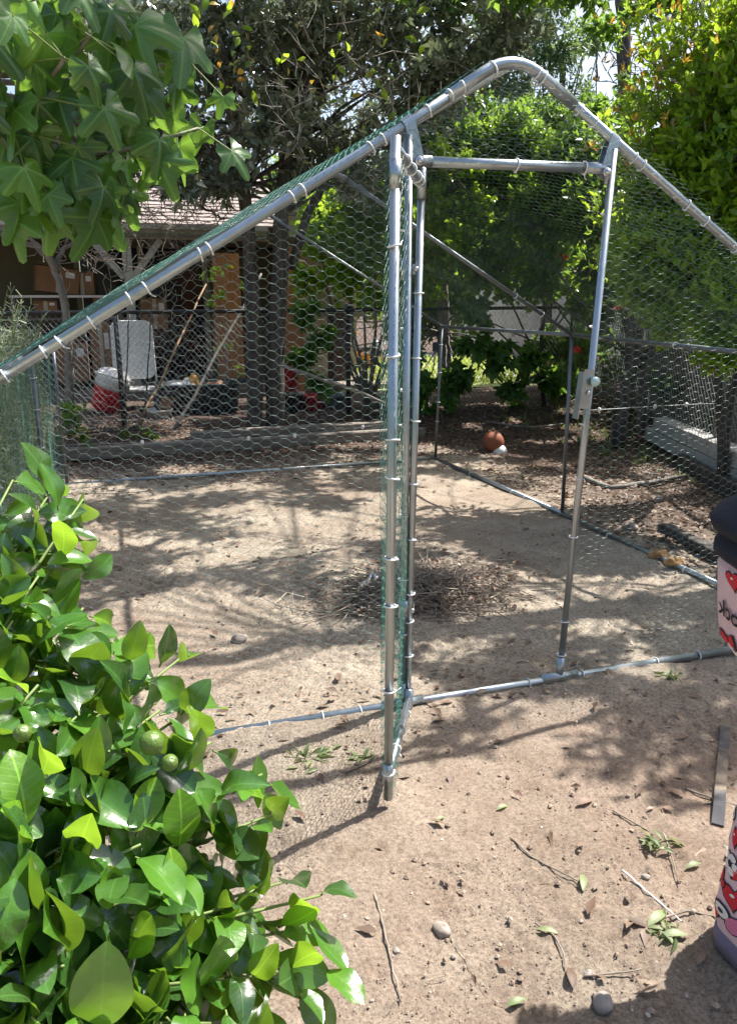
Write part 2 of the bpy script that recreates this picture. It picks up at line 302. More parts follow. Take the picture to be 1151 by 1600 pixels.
# ------------------------------------------------------------------ ground
_ph = rng.uniform(0, 6.28, (28, 1)); _kx = rng.normal(0, 1, (28, 1)); _ky = rng.normal(0, 1, (28, 1))
_fr = np.concatenate([np.full(8, 1.1), np.full(10, 4.5), np.full(10, 14.)])[:, None]; _am = np.concatenate([np.full(8, .007), np.full(10, .0028), np.full(10, .0010)])[:, None]
def gz(x, y):
    x = np.asarray(x, float); y = np.asarray(y, float); sh = x.shape; xf = x.ravel()[None]; yf = y.ravel()[None]
    z = (_am*np.sin(_fr*(_kx*xf+_ky*yf)+_ph)).sum(0)
    z = z+.10*np.clip((yf[0]-4.9)/1.2, 0, 1)            # the bed behind the edging sits higher
    r = np.clip((xf[0]-2.6-(yf[0]-1.3)*.35)/.5, 0, 1); z = z+.10*r
    return z.reshape(sh)
def ground_mat():
    mt, t, p, N, L = base_mat('packed_dirt')
    tc = N.new('ShaderNodeTexCoord'); P = tc.outputs['Object']
    def noise(s, d=6, r=.55):
        n = N.new('ShaderNodeTexNoise'); n.inputs['Scale'].default_value = s; n.inputs['Detail'].default_value = d; n.inputs['Roughness'].default_value = r; L.new(P, n.inputs[0]); return n.outputs[0]
    def ramp(src, pts):
        r = N.new('ShaderNodeValToRGB'); e = r.color_ramp.elements
        for i, (q, c) in enumerate(pts):
            el = e[i] if i < 2 else e.new(q)
            el.position = q; el.color = (*c, 1)
        L.new(src, r.inputs[0]); return r.outputs[0]
    def mix(f, a, b, mode='MIX'):
        x = N.new('ShaderNodeMix'); x.data_type = 'RGBA'; x.blend_type = mode
        if isinstance(f, float): x.inputs[0].default_value = f
        else: L.new(f, x.inputs[0])
        for k, v in ((6, a), (7, b)):
            if isinstance(v, tuple): x.inputs[k].default_value = (*v, 1)
            else: L.new(v, x.inputs[k])
        return x.outputs[2]
    c1 = ramp(noise(1.6, 8), [(.3, (.262, .222, .172)), (.55, (.350, .300, .236)), (.75, (.42, .368, .295))])
    c2 = ramp(noise(95, 9, .8), [(.38, (.42, .40, .39)), (.5, (1, 1, 1)), (.63, (1.5, 1.48, 1.45))])
    c = mix(1.0, c1, c2, 'MULTIPLY')
    v = N.new('ShaderNodeTexVoronoi'); v.inputs['Scale'].default_value = 130; L.new(P, v.inputs[0])
    vr = N.new('ShaderNodeMapRange'); vr.inputs[1].default_value = .12; vr.inputs[2].default_value = .25; vr.inputs[3].default_value = 1; vr.inputs[4].default_value = 0; L.new(v.outputs['Distance'], vr.inputs[0])
    sp = N.new('ShaderNodeSeparateColor'); L.new(v.outputs['Color'], sp.inputs[0])
    gt = N.new('ShaderNodeMath'); gt.operation = 'GREATER_THAN'; L.new(sp.outputs[0], gt.inputs[0]); gt.inputs[1].default_value = .72
    mm = N.new('ShaderNodeMath'); mm.operation = 'MULTIPLY'; L.new(vr.outputs[0], mm.inputs[0]); L.new(gt.outputs[0], mm.inputs[1])
    c = mix(mm.outputs[0], c, ramp(sp.outputs[1], [(0, (.12, .08, .06)), (.5, (.42, .34, .27)), (1, (.55, .5, .42))]))
    c = mix(1.0, c, ramp(noise(5.5, 5, .65), [(.35, (.80, .77, .75)), (.5, (1, 1, 1)), (.68, (1.16, 1.17, 1.17))]), 'MULTIPLY')
    big = noise(.45, 4); c = mix(ramp(big, [(.42, (0, 0, 0)), (.62, (.5, .5, .5))]), c, (.20, .125, .09))
    # dark mulchy bed behind and to the right of the run
    sx = N.new('ShaderNodeSeparateXYZ'); L.new(P, sx.inputs[0]); nn = noise(3.0, 6)
    def edge(sock, e0, w_):
        a_ = N.new('ShaderNodeMath'); a_.operation = 'MULTIPLY_ADD'; L.new(nn, a_.inputs[0]); a_.inputs[1].default_value = .9; L.new(sock, a_.inputs[2])
        r_ = N.new('ShaderNodeMapRange'); L.new(a_.outputs[0], r_.inputs[0]); r_.inputs[1].default_value = e0; r_.inputs[2].default_value = e0+w_; return r_.outputs[0]
    mxm = N.new('ShaderNodeMath'); mxm.operation = 'MAXIMUM'; L.new(edge(sx.outputs[0], 2.1, .5), mxm.inputs[0]); L.new(edge(sx.outputs[1], 4.5, .5), mxm.inputs[1])
    mulch = ramp(noise(35, 8, .7), [(.3, (.045, .032, .025)), (.55, (.11, .075, .058)), (.75, (.20, .145, .115))])
    c = mix(mxm.outputs[0], c, mulch)
    L.new(c, p.inputs['Base Color']); p.inputs['Roughness'].default_value = .95; p.inputs['Specular IOR Level'].default_value = .2
    b = N.new('ShaderNodeBump'); b.inputs['Strength'].default_value = .8; b.inputs['Distance'].default_value = .008; L.new(noise(48, 9, .75), b.inputs['Height'])
    b0 = N.new('ShaderNodeBump'); b0.inputs['Strength'].default_value = .9; b0.inputs['Distance'].default_value = .004; L.new(noise(210, 6, .8), b0.inputs['Height']); L.new(b.outputs[0], b0.inputs['Normal'])
    b2 = N.new('ShaderNodeBump'); b2.inputs['Strength'].default_value = .8; b2.inputs['Distance'].default_value = .005; L.new(mm.outputs[0], b2.inputs['Height']); L.new(b0.outputs[0], b2.inputs['Normal'])
    L.new(b2.outputs[0], p.inputs['Normal'])
    return mt
M['ground'] = ground_mat()
def warp(t, lo, hi, c, n):
    u = np.linspace(-1, 1, n); s = np.sinh(u*t)/math.sinh(t); return np.where(s < 0, c+s*(c-lo), c+s*(hi-c))
def axis(a, b, st, lo, hi, gr=1.13):
    f = np.arange(a, b, st); L_ = []; q = a; d_ = st
    while q > lo: d_ *= gr; q -= d_; L_.append(q)
    H_ = []; q = f[-1]; d_ = st
    while q < hi: d_ *= gr; q += d_; H_.append(q)
    return np.concatenate([L_[::-1], f, H_])
def vnoise(x, y, sc, seed):
    g = np.random.default_rng(seed); T = g.normal(0, 1, (256, 256)); u = x/sc+1000; v = y/sc+1000; i = np.floor(u).astype(int); j = np.floor(v).astype(int); fu = u-i; fv = v-j; fu = fu*fu*(3-2*fu); fv = fv*fv*(3-2*fv)
    t = lambda a, b: T[(a) % 256, (b) % 256]
    return (t(i, j)*(1-fu)+t(i+1, j)*fu)*(1-fv)+(t(i, j+1)*(1-fu)+t(i+1, j+1)*fu)*fv
gx = axis(-1.75, 1.35, .0085, -90, 90); gy = axis(-1.5, 1.9, .0085, -60, 130)
GX, GY = np.meshgrid(gx, gy); GZ = gz(GX, GY)
msk = np.clip((2.6-np.abs(GX))/.6, 0, 1)*np.clip((3.4-GY)/.8, 0, 1)*np.clip((GY+2.2)/.4, 0, 1)
patch = np.clip(vnoise(GX, GY, .45, 1)*.5+.75, .25, 1.6)
fn = msk*(patch*(.0017*vnoise(GX, GY, .010, 2)+.0027*vnoise(GX, GY, .021, 3)+.0028*np.maximum(vnoise(GX, GY, .038, 4), -.3))+.0028*vnoise(GX, GY, .09, 5)+.004*vnoise(GX, GY, .21, 6))
V = np.stack([GX, GY, GZ+fn], -1).reshape(-1, 3); nx = len(gx)
ii, jj = np.meshgrid(np.arange(len(gy)-1), np.arange(nx-1), indexing='ij'); b0 = (ii*nx+jj).ravel()
g = put('ground', mk_mesh('ground', V, [np.stack([b0, b0+1, b0+1+nx, b0+nx], -1)]), M['ground'], kind='structure')
tag(g, 'packed tan dirt yard scattered with pebbles and dry leaves')

# ------------------------------------------------------------------ the run (walk-in coop)
RB = .0148
coop = thing('chicken_run', 'walk-in poultry run of galvanised tubes under a green wire mesh gable, door standing open', 'poultry run', (0, 0, 0))
BFL = np.array([-1.5, 0.007, RB]); BFR = np.array([1.5, -.016, RB])
BRR = at_z(680, 716, RB); BRL = at_z(105, 757, RB); BMR = at_z(878, 802, RB)
ER = 1.09
EFL = np.array([-1.5, 0, ER]); EFR = np.array([1.5, 0, ER]); EFR[2] = 1.09
ERR = at_y(690, 510, BRR[1]); EMR = at_y(893, 523, BMR[1]); ERL = np.array([BRL[0], BRL[1], 1.09]); EML = np.array([-1.5, BMR[1], 1.09]); BML = np.array([-1.5, BMR[1], RB])
PK = at_y(803, 80, 0); PKM = np.array([0., BMR[1], 1.97]); PKR = np.array([0., BRR[1], 1.97])
CL = at_y(637, 193, 0); CR = at_y(957, 217, 0)      # rafter / door post clamps
def line_pt(a, b, t): return np.array(a)+(np.array(b)-np.array(a))*t
slR = (CR-PK); slR /= np.linalg.norm(slR); EFRn = PK+slR*((1.5-PK[0])/slR[0]); EFR = EFRn
LE = at_y(0, 592, 0); slL = LE-CL; EFL = CL+slL*((-1.5-CL[0])/slL[0])   # the left slope kinks a little at the clamp
DPLb = at_y(629, 1103, -.004); DPRb = at_y(872, 1072, -.004); DPLb[2] = max(DPLb[2], .0)
HL = at_y(640, 251, -.002); HR = at_y(948, 263, -.002)
def pipe(name, a, b, r, mat='galv', parent=None, n=14, lab=None, seg=2):
    pts = [line_pt(a, b, t) for t in np.linspace(0, 1, seg)]
    return MB().tube(pts, r, n).build(name, M[mat], parent or coop, label=lab)
pipe('base_rail', BFL, BFR, RB); pipe('base_rail', BRL, BRR, .0135); pipe('base_rail', BRR, BMR, .0135); pipe('base_rail', BMR, BFR, .0135)
pipe('base_rail', BFL, BML, .0135); pipe('base_rail', BML, BRL, .0135)
# front arch: left slope, rounded apex, right slope as bent tube plus sleeves
def arc_apex(a, p, b, k=.11, n=9):
    da = unit(a-p); db = unit(b-p); A = p+da*k; B = p+db*k
    return [(1-t)**2*A+2*t*(1-t)*p+t*t*B for t in np.linspace(0, 1, n)]
ap = arc_apex(CL, PK, EFR)
RR = .0140
MB().tube([EFL, line_pt(EFL, CL, .5), line_pt(EFL, CL, .96), line_pt(CL, ap[0], .06), ap[0]], RR, 18).build('rafter', M['galv'], coop)
MB().tube([ap[-1]]+[line_pt(ap[-1], EFR, t) for t in (.3, .6, 1)], RR, 18).build('rafter', M['galv'], coop)
d0 = unit(CL-PK); d1 = unit(EFR-PK)
MB().tube([ap[0]+d0*.13]+[ap[0]+d0*.001]+ap[1:-1]+[ap[-1]+d1*.001, ap[-1]+d1*.13], RR+.0022, 18).build('apex_elbow', M['galv'], coop, label='rounded elbow tube at the front peak')
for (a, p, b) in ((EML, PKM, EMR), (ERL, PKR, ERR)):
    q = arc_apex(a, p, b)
    MB().tube([a, q[0]], .0115, 10).build('rafter', M['galv_shaded'], coop); MB().tube([q[-1], b], .0115, 10).build('rafter', M['galv_shaded'], coop)
    MB().tube(q, .0135, 10).build('apex_elbow', M['galv_shaded'], coop)
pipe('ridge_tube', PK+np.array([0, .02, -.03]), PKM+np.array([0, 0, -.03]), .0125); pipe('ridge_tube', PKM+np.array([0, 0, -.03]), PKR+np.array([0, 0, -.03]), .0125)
for a, b in ((EFR, EMR), (EMR, ERR), (EFL, EML), (EML, ERL)): pipe('eave_tube', a, b, .0125, 'galv_shaded', n=12)
for a, b in ((BFR, EFR), (BMR, EMR), (BRR, ERR), (BFL, EFL), (BML, EML), (BRL, ERL)): pipe('corner_post', a, b, .0115, 'galv_shaded', n=12)
# door frame
zt = lambda q: q
pipe('door_post', DPLb, CL+np.array([0, -.012, -.03]), .0118, n=16)
pipe('door_post', DPRb, CR+np.array([0, -.012, -.03]), .0115, n=16)
pipe('door_header', HL, HR, .0145, n=18)
MB().tube([HL-np.array([.012, 0, 0]), line_pt(HL, HR, .10)], .0163, 18).build('connector_sleeve', M['galv'], coop)
MB().tube([line_pt(HL, HR, .88), HR+np.array([.012, 0, 0])], .0163, 18).build('connector_sleeve', M['galv'], coop)
for P0, P1 in ((DPLb, CL), (DPRb, CR)):
    t0 = (HL[2] if P0 is DPLb else HR[2])
    c = line_pt(P0, P1, (t0-P0[2])/(P1[2]-P0[2])); u = unit(P1-P0)
    MB().tube([c-u*.045, c+u*.05], .0142, 16).build('connector_sleeve', M['galv'], coop)
    c = P0.copy(); c[2] = .02
    MB().tube([c-np.array([.07, 0, 0]), c+np.array([.07, 0, 0])], .0172, 16).build('connector_sleeve', M['galv'], coop)
    MB().tube([c-np.array([0, 0, .02]), c+u*.075], .0140, 16).build('connector_sleeve', M['galv'], coop)
# strap clamps where the posts meet the rafters
for c, sd in ((CL, 1), (CR, -1)):
    dr = d0 if sd > 0 else d1
    b = MB(); s_ = unit(np.cross(dr, [0, 1, 0])); s_ = s_ if s_[2] > 0 else -s_
    ring = []
    for t in np.linspace(-PI*.5, PI*.5, 9):
        o = s_*math.cos(t)*(RR+.003)+np.array([0, 1, 0])*math.sin(t)*(RR+.003); ring.append(c+o)
    # strap: half-ring over the tube with both flat ears running down to the bolt
    down = np.array([.030*sd, 0, -.105])
    path = [ring[0]+down]+ring+[ring[-1]+down]
    P_ = np.array(path); wv = dr*.017
    Vv = np.concatenate([P_-wv, P_+wv]); k = len(P_)
    Fq = np.array([[i, i+1, i+1+k, i+k] for i in range(k-1)])
    b.add(Vv, Fq); o = b.build('rafter_clamp', M['galv'], coop, smooth=False)
    sm = o.modifiers.new('thick', 'SOLIDIFY'); sm.thickness = .003; sm.offset = 1
    bc = c+down*.92+np.array([0, -.026, 0])
    MB().lathe([(0.001, 0), (.009, 0), (.009, .006), (.006, .010), (.001, .011)], 10, bc, eul(PI/2, 0, 0)).build('bolt', M['galv_bolt'], coop)
    MB().lathe([(0.001, -.002), (.014, -.002), (.014, .0), (.001, .0)], 14, bc, eul(PI/2, 0, 0)).build('washer', M['galv_bolt'], coop)

# ---- hexagonal netting -------------------------------------------------------
def clip_poly(A, B, poly):
    """clip 2-D segments to a convex counter-clockwise polygon"""
    t0 = np.zeros(len(A)); t1 = np.ones(len(A)); d = B-A; n = len(poly); ok = np.ones(len(A), bool)
    for i in range(n):
        p = np.array(poly[i]); q = np.array(poly[(i+1) % n]); e = q-p; nr = np.array([-e[1], e[0]])
        na = (A-p)@nr; nd = d@nr
        with np.errstate(divide='ignore', invalid='ignore'): t = -na/nd
        ent = nd > 1e-12; ext = nd < -1e-12; par = ~ent & ~ext
        t0 = np.where(ent, np.maximum(t0, t), t0); t1 = np.where(ext, np.minimum(t1, t), t1); ok &= ~(par & (na < 0))
    ok &= t1 > t0+1e-4
    return A[ok]+d[ok]*t0[ok][:, None], A[ok]+d[ok]*t1[ok][:, None], ok
def hexnet(parent, name, O, U, Vv, poly, wire='wire', pu=.055, pv=.0262, r=.00044, bulge=.007, seed=1, label=None):
    g = np.random.default_rng(seed)
    O = np.array(O, float); U = unit(U); Vv = unit(Vv); Nn = np.cross(U, Vv)
    poly = np.array(poly, float); lo = poly.min(0)-.1; hi = poly.max(0)+.1
    nu = int((hi[0]-lo[0])/pu)+2; nv = int((hi[1]-lo[1])/pv)+2
    i, j = np.meshgrid(np.arange(nu), np.arange(nv), indexing='ij'); i = i.ravel(); j = j.ravel()
    tw = pu*.26                                       # half of a twisted horizontal bar... nodes at bar ends
    A = []; B = []; K = []
    def jit(x, y):
        h = np.sin(x*912.7+y*517.3+seed)*43758.5; h2 = np.sin(x*213.1-y*719.9+seed*2)*24634.6
        return np.stack([x+(h-np.floor(h)-.5)*.005, y+(h2-np.floor(h2)-.5)*.004], -1)
    for par in (0, 1):
        cx = lo[0]+i*pu+(pu/2 if par else 0); cy = lo[1]+j*pv+(pv/2 if par else 0)
        l = (cx-tw/2, cy); rt = (cx+tw/2, cy)
        A.append(jit(*l)); B.append(jit(*rt)); K.append(np.ones(len(cx)))
        nxl = lo[0]+i*pu+(pu/2 if par else 0)+pu/2-tw/2
        for sgn in (1, -1):
            A.append(jit(*rt)); B.append(jit(nxl, cy+sgn*pv/2)); K.append(np.zeros(len(cx)))
    # recompute neighbour nodes through the same hashing so that ends meet
    A = np.concatenate(A); B = np.concatenate(B); K = np.concatenate(K)
    if len(poly) >= 3: A, B, ok = clip_poly(A, B, poly); K = K[ok]
    def to3(q):
        q = q+np.column_stack([.007*np.sin(q[:, 1]*6.1+seed*2+q[:, 0]*2), .008*np.sin(q[:, 0]*5.3+seed+q[:, 1]*3)])*np.minimum(1, bulge/.006)
        s = np.sin(q[:, 0]*3.1+seed)*np.sin(q[:, 1]*4.3+seed*1.7)*bulge+np.sin(q[:, 0]*11+q[:, 1]*7)*bulge*.3
        return O+q[:, :1]*U+q[:, 1:]*Vv+s[:, None]*Nn
    b = MB(); rr = np.where(K > .5, r*1.35, r)
    b.segs(to3(A), to3(B), rr, 3)
    return b.build(name, M[wire], parent, kind='stuff', label=label)
# exact node hashing needs identical floats: quantise inside jit instead
yF = -.021
def zr(x): return EFL[2]+(x+1.5)*(CL[2]-EFL[2])/(1.5+CL[0]) if x < CL[0] else CL[2]+(x-CL[0])*(PK[2]-CL[2])/(PK[0]-CL[0]) if x < PK[0] else PK[2]+(x-PK[0])*(EFR[2]-PK[2])/(1.5-PK[0])
xl_ = DPLb[0]; xr_ = DPRb[0]
hexnet(coop, 'wire_netting', (0, yF, 0), (1, 0, 0), (0, 0, 1), [(-1.5, .02), (xl_, .02), (CL[0], zr(CL[0])), (-1.5, zr(-1.5))], seed=3, label='netting left of the door')
hexnet(coop, 'wire_netting', (0, yF, 0), (1, 0, 0), (0, 0, 1), [(xr_, .02), (1.5, .02), (1.5, zr(1.5)), (CR[0], zr(CR[0]))], seed=5, label='netting right of the door')
hexnet(coop, 'wire_netting', (0, yF, 0), (1, 0, 0), (0, 0, 1), [(HL[0], HL[2]), (HR[0], HR[2]), (CR[0], zr(CR[0])), (ap[-1][0], ap[-1][2]), (ap[4][0], ap[4][2]), (ap[0][0], ap[0][2]), (CL[0], CL[2])], seed=7, label='netting in the gable over the door')
Ly = ERR[1]
slopeL = unit(CL-EFL); slopeR = unit(EFR-PK)
lenL = np.linalg.norm(CL-EFL)+np.linalg.norm(ap[0]-CL); lenR = np.linalg.norm(EFR-PK)
nL = np.cross(slopeL, [0, -1, 0]); nR = np.cross([0, 1, 0], slopeR)
nL = nL if nL[2] > 0 else -nL; nR = nR if nR[2] > 0 else -nR
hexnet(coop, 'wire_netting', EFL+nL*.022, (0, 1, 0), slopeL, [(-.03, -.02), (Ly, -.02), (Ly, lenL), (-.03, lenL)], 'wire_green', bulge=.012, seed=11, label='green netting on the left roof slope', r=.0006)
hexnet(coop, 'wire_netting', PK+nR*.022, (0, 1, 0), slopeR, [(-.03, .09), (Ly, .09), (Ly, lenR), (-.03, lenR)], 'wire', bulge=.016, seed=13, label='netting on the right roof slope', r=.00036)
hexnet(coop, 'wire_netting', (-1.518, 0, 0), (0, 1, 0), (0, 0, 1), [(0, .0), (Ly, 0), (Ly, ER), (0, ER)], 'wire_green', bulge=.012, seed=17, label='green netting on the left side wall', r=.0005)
# netting wrapped round the left door post
b = MB()
g = np.random.default_rng(4)
for q in range(150):
    t = q/150; c = line_pt(DPLb, CL, t*.93+.01); a0 = g.uniform(-2.6, .2); c2 = line_pt(DPLb, CL, min(1, t*.93+.01+.016)); a1 = a0+g.choice([-1, 1])*.9; R_ = .0165
    P0 = c+np.array([math.cos(a0)*R_, math.sin(a0)*R_, 0]); P1 = c2+np.array([math.cos(a1)*R_, math.sin(a1)*R_, 0])
    b.segs([P0, P1], [P1, P1+np.array([0, 0, .012])], .0008, 3)
b.build('wrapped_netting', M['wire_green'], coop, kind='stuff')

# ---- zip ties ------------------------------------------------------------------
tm = MB()
a = np.linspace(0, 2*PI, 13); tm.tube([(math.cos(q), math.sin(q), 0) for q in a], .17, 5)
tm.box((1.12, 0, 0), (.34, .42, .34)); tie_me = tm.mesh('zip_tie'); tie_me.materials.append(M['tie'])
tt = MB(); tt.tube([(math.cos(q), math.sin(q), 0) for q in a], .17, 5); tt.box((1.12, 0, 0), (.34, .42, .34)); tt.tube([(1.15, 0, 0), (1.6, .2, .2), (2.0, .2, .6)], .1, 4)
tie_me2 = tt.mesh('zip_tie_tail'); tie_me2.materials.append(M['tie'])
def zip_tie(P, axis, rad, parent=None, tail=False):
    parent = parent or coop
    q = Vector(unit(np.array(axis, float))).to_track_quat('Z', 'Y')@Quaternion((0, 0, 1), random.uniform(-2.4, -.6))
    q = Quaternion((random.uniform(-1, 1), random.uniform(-1, 1), 0), random.uniform(-.22, .22))@q
    o = D.objects.new('zip_tie', tie_me2 if tail else tie_me); COL.objects.link(o); o.parent = parent
    loc = Vector(P)-Vector(ORG(parent)); o.rotation_mode = 'QUATERNION'; o.rotation_quaternion = q; o.location = loc; s = rad+.0022; o.scale = (s, s, .014)
    return o
def ties_px(pts, a, b, rad, parent=None, by='x'):
    """ties along the tube a-b at the given pixel abscissas (by='x') or ordinates (by='y')"""
    ts = np.linspace(0, 1, 600); L_ = np.array([line_pt(a, b, t) for t in ts]); X, Y, _ = to_px(L_)
    for q in pts:
        k = np.argmin(np.abs((X if by == 'x' else Y)-q)); zip_tie(L_[k], b-a, rad, parent, random.random() < .12)
ties_px([8, 68, 93, 142, 201, 228, 312, 327, 455, 473, 579, 598], EFL, CL, RR); ties_px([668, 703, 722], CL, ap[0], RR)
ties_px([905, 927, 990, 1003, 1072, 1101, 1148], ap[-1], EFR, RR)
zip_tie(line_pt(PK, CL, .2)+np.array([0, 0, -.008]), slopeL, RR+.004); zip_tie(line_pt(PK, EFR, .05)+np.array([0, 0, -.008]), slopeR, RR+.004); zip_tie(line_pt(PK, EFR, .062)+np.array([0, 0, -.006]), slopeR, RR+.004)
ties_px([655, 806, 912], HL, HR, .0150)
ties_px([420, 502, 563, 598, 825, 908, 1024, 1089], BFL, BFR, RB)
ties_px([335, 510, 665, 840, 1020, 1090], DPRb, CR, .0118, by='y') if False else ties_px([335, 510, 663, 748, 838, 971, 1023], DPRb, CR, .0118, by='y')
ties_px([360, 512, 610, 665, 720, 805, 905, 990], DPLb, CL, .0122, by='y')
ties_px([772, 800, 844, 870], BRR, BMR, .0135, by='x') if False else ties_px([735, 800, 820, 950, 1018, 1070], BRR, BFR, .0135)
ties_px([250, 420, 560], BRL, BRR, .0135)
ties_px([538, 582, 628, 658], BRR, ERR, .0125, by='y')
ties_px([1055], EMR, EFR, .0135)
k_ = line_pt(PKM, EMR, .74); zip_tie(k_, EMR-PKM, .013); zip_tie(line_pt(PKM, EMR, .86), EMR-PKM, .013)
ties_px([590, 640, 700], BML, EML, .0125, by='y')

# ---- open door leaf --------------------------------------------------------------
hb = at_y(636, 1093, -.012); ht = at_y(659, 262, -.012)
OB = np.array([-.566, -.515, .036]); OT = np.array([-.548, -.515, 1.648])
OB = at_y(606, 1248, -.515); OT = at_y(618, 212, -.515)
door = thing('x', 'x', 'x'); D.objects.remove(door)
door = D.objects.new('door', None); COL.objects.link(door); door.parent = coop; door.location = (float(hb[0]), -.012, 0.0); door['label'] = 'narrow mesh door leaf swung open towards the front'
pipe('stile', OB, OT, .0117, parent=door, n=18); pipe('stile', hb, ht, .0110, parent=door, n=18)
rt0 = line_pt(hb, ht, .975); rt1 = line_pt(OB, OT, .985)
pipe('top_rail', rt0, rt1, .0118, parent=door, n=16)
rb0 = line_pt(hb, ht, .0)+np.array([0, -.015, -.0]); rb1 = line_pt(OB, OT, .045)
pipe('bottom_rail', rb0+np.array([0, 0, .01]), rb1, .0118, parent=door, n=16)
for (p0, u, L_) in ((rt0, ht-hb, .04), (rb0, ht-hb, .045), (OT-np.array([0, 0, .075]), OT-OB, .03), (OB+np.array([0, 0, .075]), OT-OB, .03)):
    u = unit(u); MB().tube([p0-u*L_, p0+u*L_], .0136, 16).build('corner_sleeve', M['galv'], door)
hd = unit(np.array([OB[0]-hb[0], OB[1]-hb[1], 0])); LW = np.linalg.norm((OB-hb)[:2])
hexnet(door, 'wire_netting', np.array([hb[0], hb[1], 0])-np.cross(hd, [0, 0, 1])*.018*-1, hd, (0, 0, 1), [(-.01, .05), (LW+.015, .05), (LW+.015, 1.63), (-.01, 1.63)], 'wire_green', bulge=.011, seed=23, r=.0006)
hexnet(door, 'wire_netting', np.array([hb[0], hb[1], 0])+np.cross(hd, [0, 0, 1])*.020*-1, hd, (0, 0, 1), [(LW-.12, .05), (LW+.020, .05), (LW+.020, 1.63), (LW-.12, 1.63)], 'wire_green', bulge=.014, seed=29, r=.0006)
ties_px([384, 556, 687, 748, 873, 947, 1080, 1208], OB, OT, .0125, door, 'y')
ties_px([458, 560, 658, 755, 843, 927, 971, 1024], hb, ht, .0112, door, 'y')
for t in (.12, .25, .48, .7): zip_tie(line_pt(rt0, rt1, t), rt1-rt0, .0120, door, t > .6)
for t in (.2, .45, .7): zip_tie(line_pt(rb0, rb1, t), rb1-rb0, .0120, door, t > .5)
for z in (.35, 1.4):
    c = line_pt(DPLb, CL, z/CL[2]); MB().tube([c-np.array([0, 0, .03]), c+np.array([0, 0, .03])], .0175, 14).build('hinge_collar', M['galv'], door)
    MB().beam(c, c+np.array([.034, -.006, 0]), .012, .028).build('hinge_plate', M['galv'], door, smooth=False)
    e = c+np.array([.02, -.024, 0]); MB().lathe([(.001, 0), (.007, 0), (.007, .006), (.001, .007)], 8, e, eul(PI/2, 0, 0)).build('bolt', M['galv_bolt'], door)
# latch on the right post
lc = at_y(916, 608, -.03)
MB().box(lc+np.array([.0, 0, 0]), (.034, .004, .125), eul(0, .09, 0)).build('latch_plate', M['galv'], coop, smooth=False)
MB().box(lc+np.array([-.020, .012, -.02]), (.004, .030, .15), eul(0, .09, 0)).build('latch_plate', M['galv'], coop, smooth=False)
kb = at_y(928, 596, -.04); MB().lathe([(.001, 0), (.014, 0), (.016, .006), (.013, .014), (.001, .017)], 16, kb, eul(PI/2, 0, 0)).build('latch_knob', plain('pale_plastic', (.45, .62, .60), .35), coop)
kb = at_y(919, 614, -.035); MB().lathe([(.001, 0), (.007, 0), (.007, .005), (.001, .006)], 10, kb, eul(PI/2, 0, 0)).build('bolt', M['galv_bolt'], coop)
# strand of wire with white clips along the back of the run
def strand(pts_px, y, name_label, ext=(0, 0)):
    P = [at_y(*q, y) for q in pts_px]
    th = thing('clip_wire', name_label, 'wire strand', P[0]-np.array([0, 0, 0]))
    path = [P[0]-(P[1]-P[0])*ext[0]]+P+[P[-1]+(P[-1]-P[-2])*ext[1]]
    MB().tube(path, .0022, 5).build('wire', M['chain'], th)
    for p in P: MB().lathe([(.002, -.018), (.012, -.014), (.014, .0), (.012, .014), (.002, .018)], 9, p+np.array([0, -.006, 0])).build('clip', M['tie'], th)
strand([(222, 691), (388, 685), (460, 681), (566, 667)], BRR[1]+.04, 'low wire with white clips along the back of the run', (.7, .5))
strand([(935, 640), (1022, 635), (1071, 632), (1130, 630)], 2.9, 'low wire with white clips on the right side fence', (.4, .4))

# ------------------------------------------------------------------ leaf templates
def leaf_grid(prof, nu=6, nv=2, fold=.25, curl=.15, wave=0.0, tipdrop=.1, ph=0.0, pw=1.0):
    """blade along +x of length 1; prof(u) half-width; nv strips each side of the midrib"""
    u = np.linspace(0, 1, nu+1); v = np.linspace(-1, 1, 2*nv+1); V = []; uv = []
    for a in u:
        w_ = prof(a)
        for q in v:
            y = q*w_; z = abs(q)**pw*w_*fold-tipdrop*a*a+curl*math.sin(a*PI)*.3+wave*math.sin(a*11+ph+q)*abs(q)*w_*1.2
            V.append((a, y*math.cos(fold*.5), z)); uv.append((a, y))
    V = np.array(V); n = 2*nv+1
    F = np.array([[i*n+j, (i+1)*n+j, (i+1)*n+j+1, i*n+j+1] for i in range(nu) for j in range(2*nv)])
    return V, F, np.array(uv)
oval = lambda wd, p=1.0, e=.8: (lambda u: max(.012, wd*math.sin(PI*min(1, u**p*.985+.012))**e))
T_small = leaf_grid(oval(.24), 3, 1, .35, .2)
T_round = leaf_grid(oval(.36), 3, 1, .25, .2)
T_lance = leaf_grid(oval(.15), 3, 1, .4, .25)
T_needle = (np.array([(0, -.03, 0), (0, .03, 0), (.6, .035, .02), (.6, -.035, .02), (1, 0, 0)]), np.array([[0, 3, 2, 1], [3, 4, 4, 2]]), np.array([(0, 0), (0, 0), (.6, 0), (.6, 0), (1, 0)]))
T_needle = (T_needle[0][:4], np.array([[0, 3, 2, 1]]), T_needle[2][:4])
T_lite = (np.array([(0, 0, 0), (.38, -.24, .06), (1, 0, -.08), (.38, .24, .06), (.45, 0, -.02)]), np.array([[0, 1, 4, 4], [0, 1, 4, 3]])[1:], np.array([(0, 0), (.38, -.24), (1, 0), (.38, .24), (.45, 0)]))
T_lite = (T_lite[0], np.array([[0, 1, 4], [1, 2, 4], [4, 2, 3], [0, 4, 3]]), T_lite[2])
T_dry = leaf_grid(oval(.26), 3, 1, .5, .5, .2, .3)
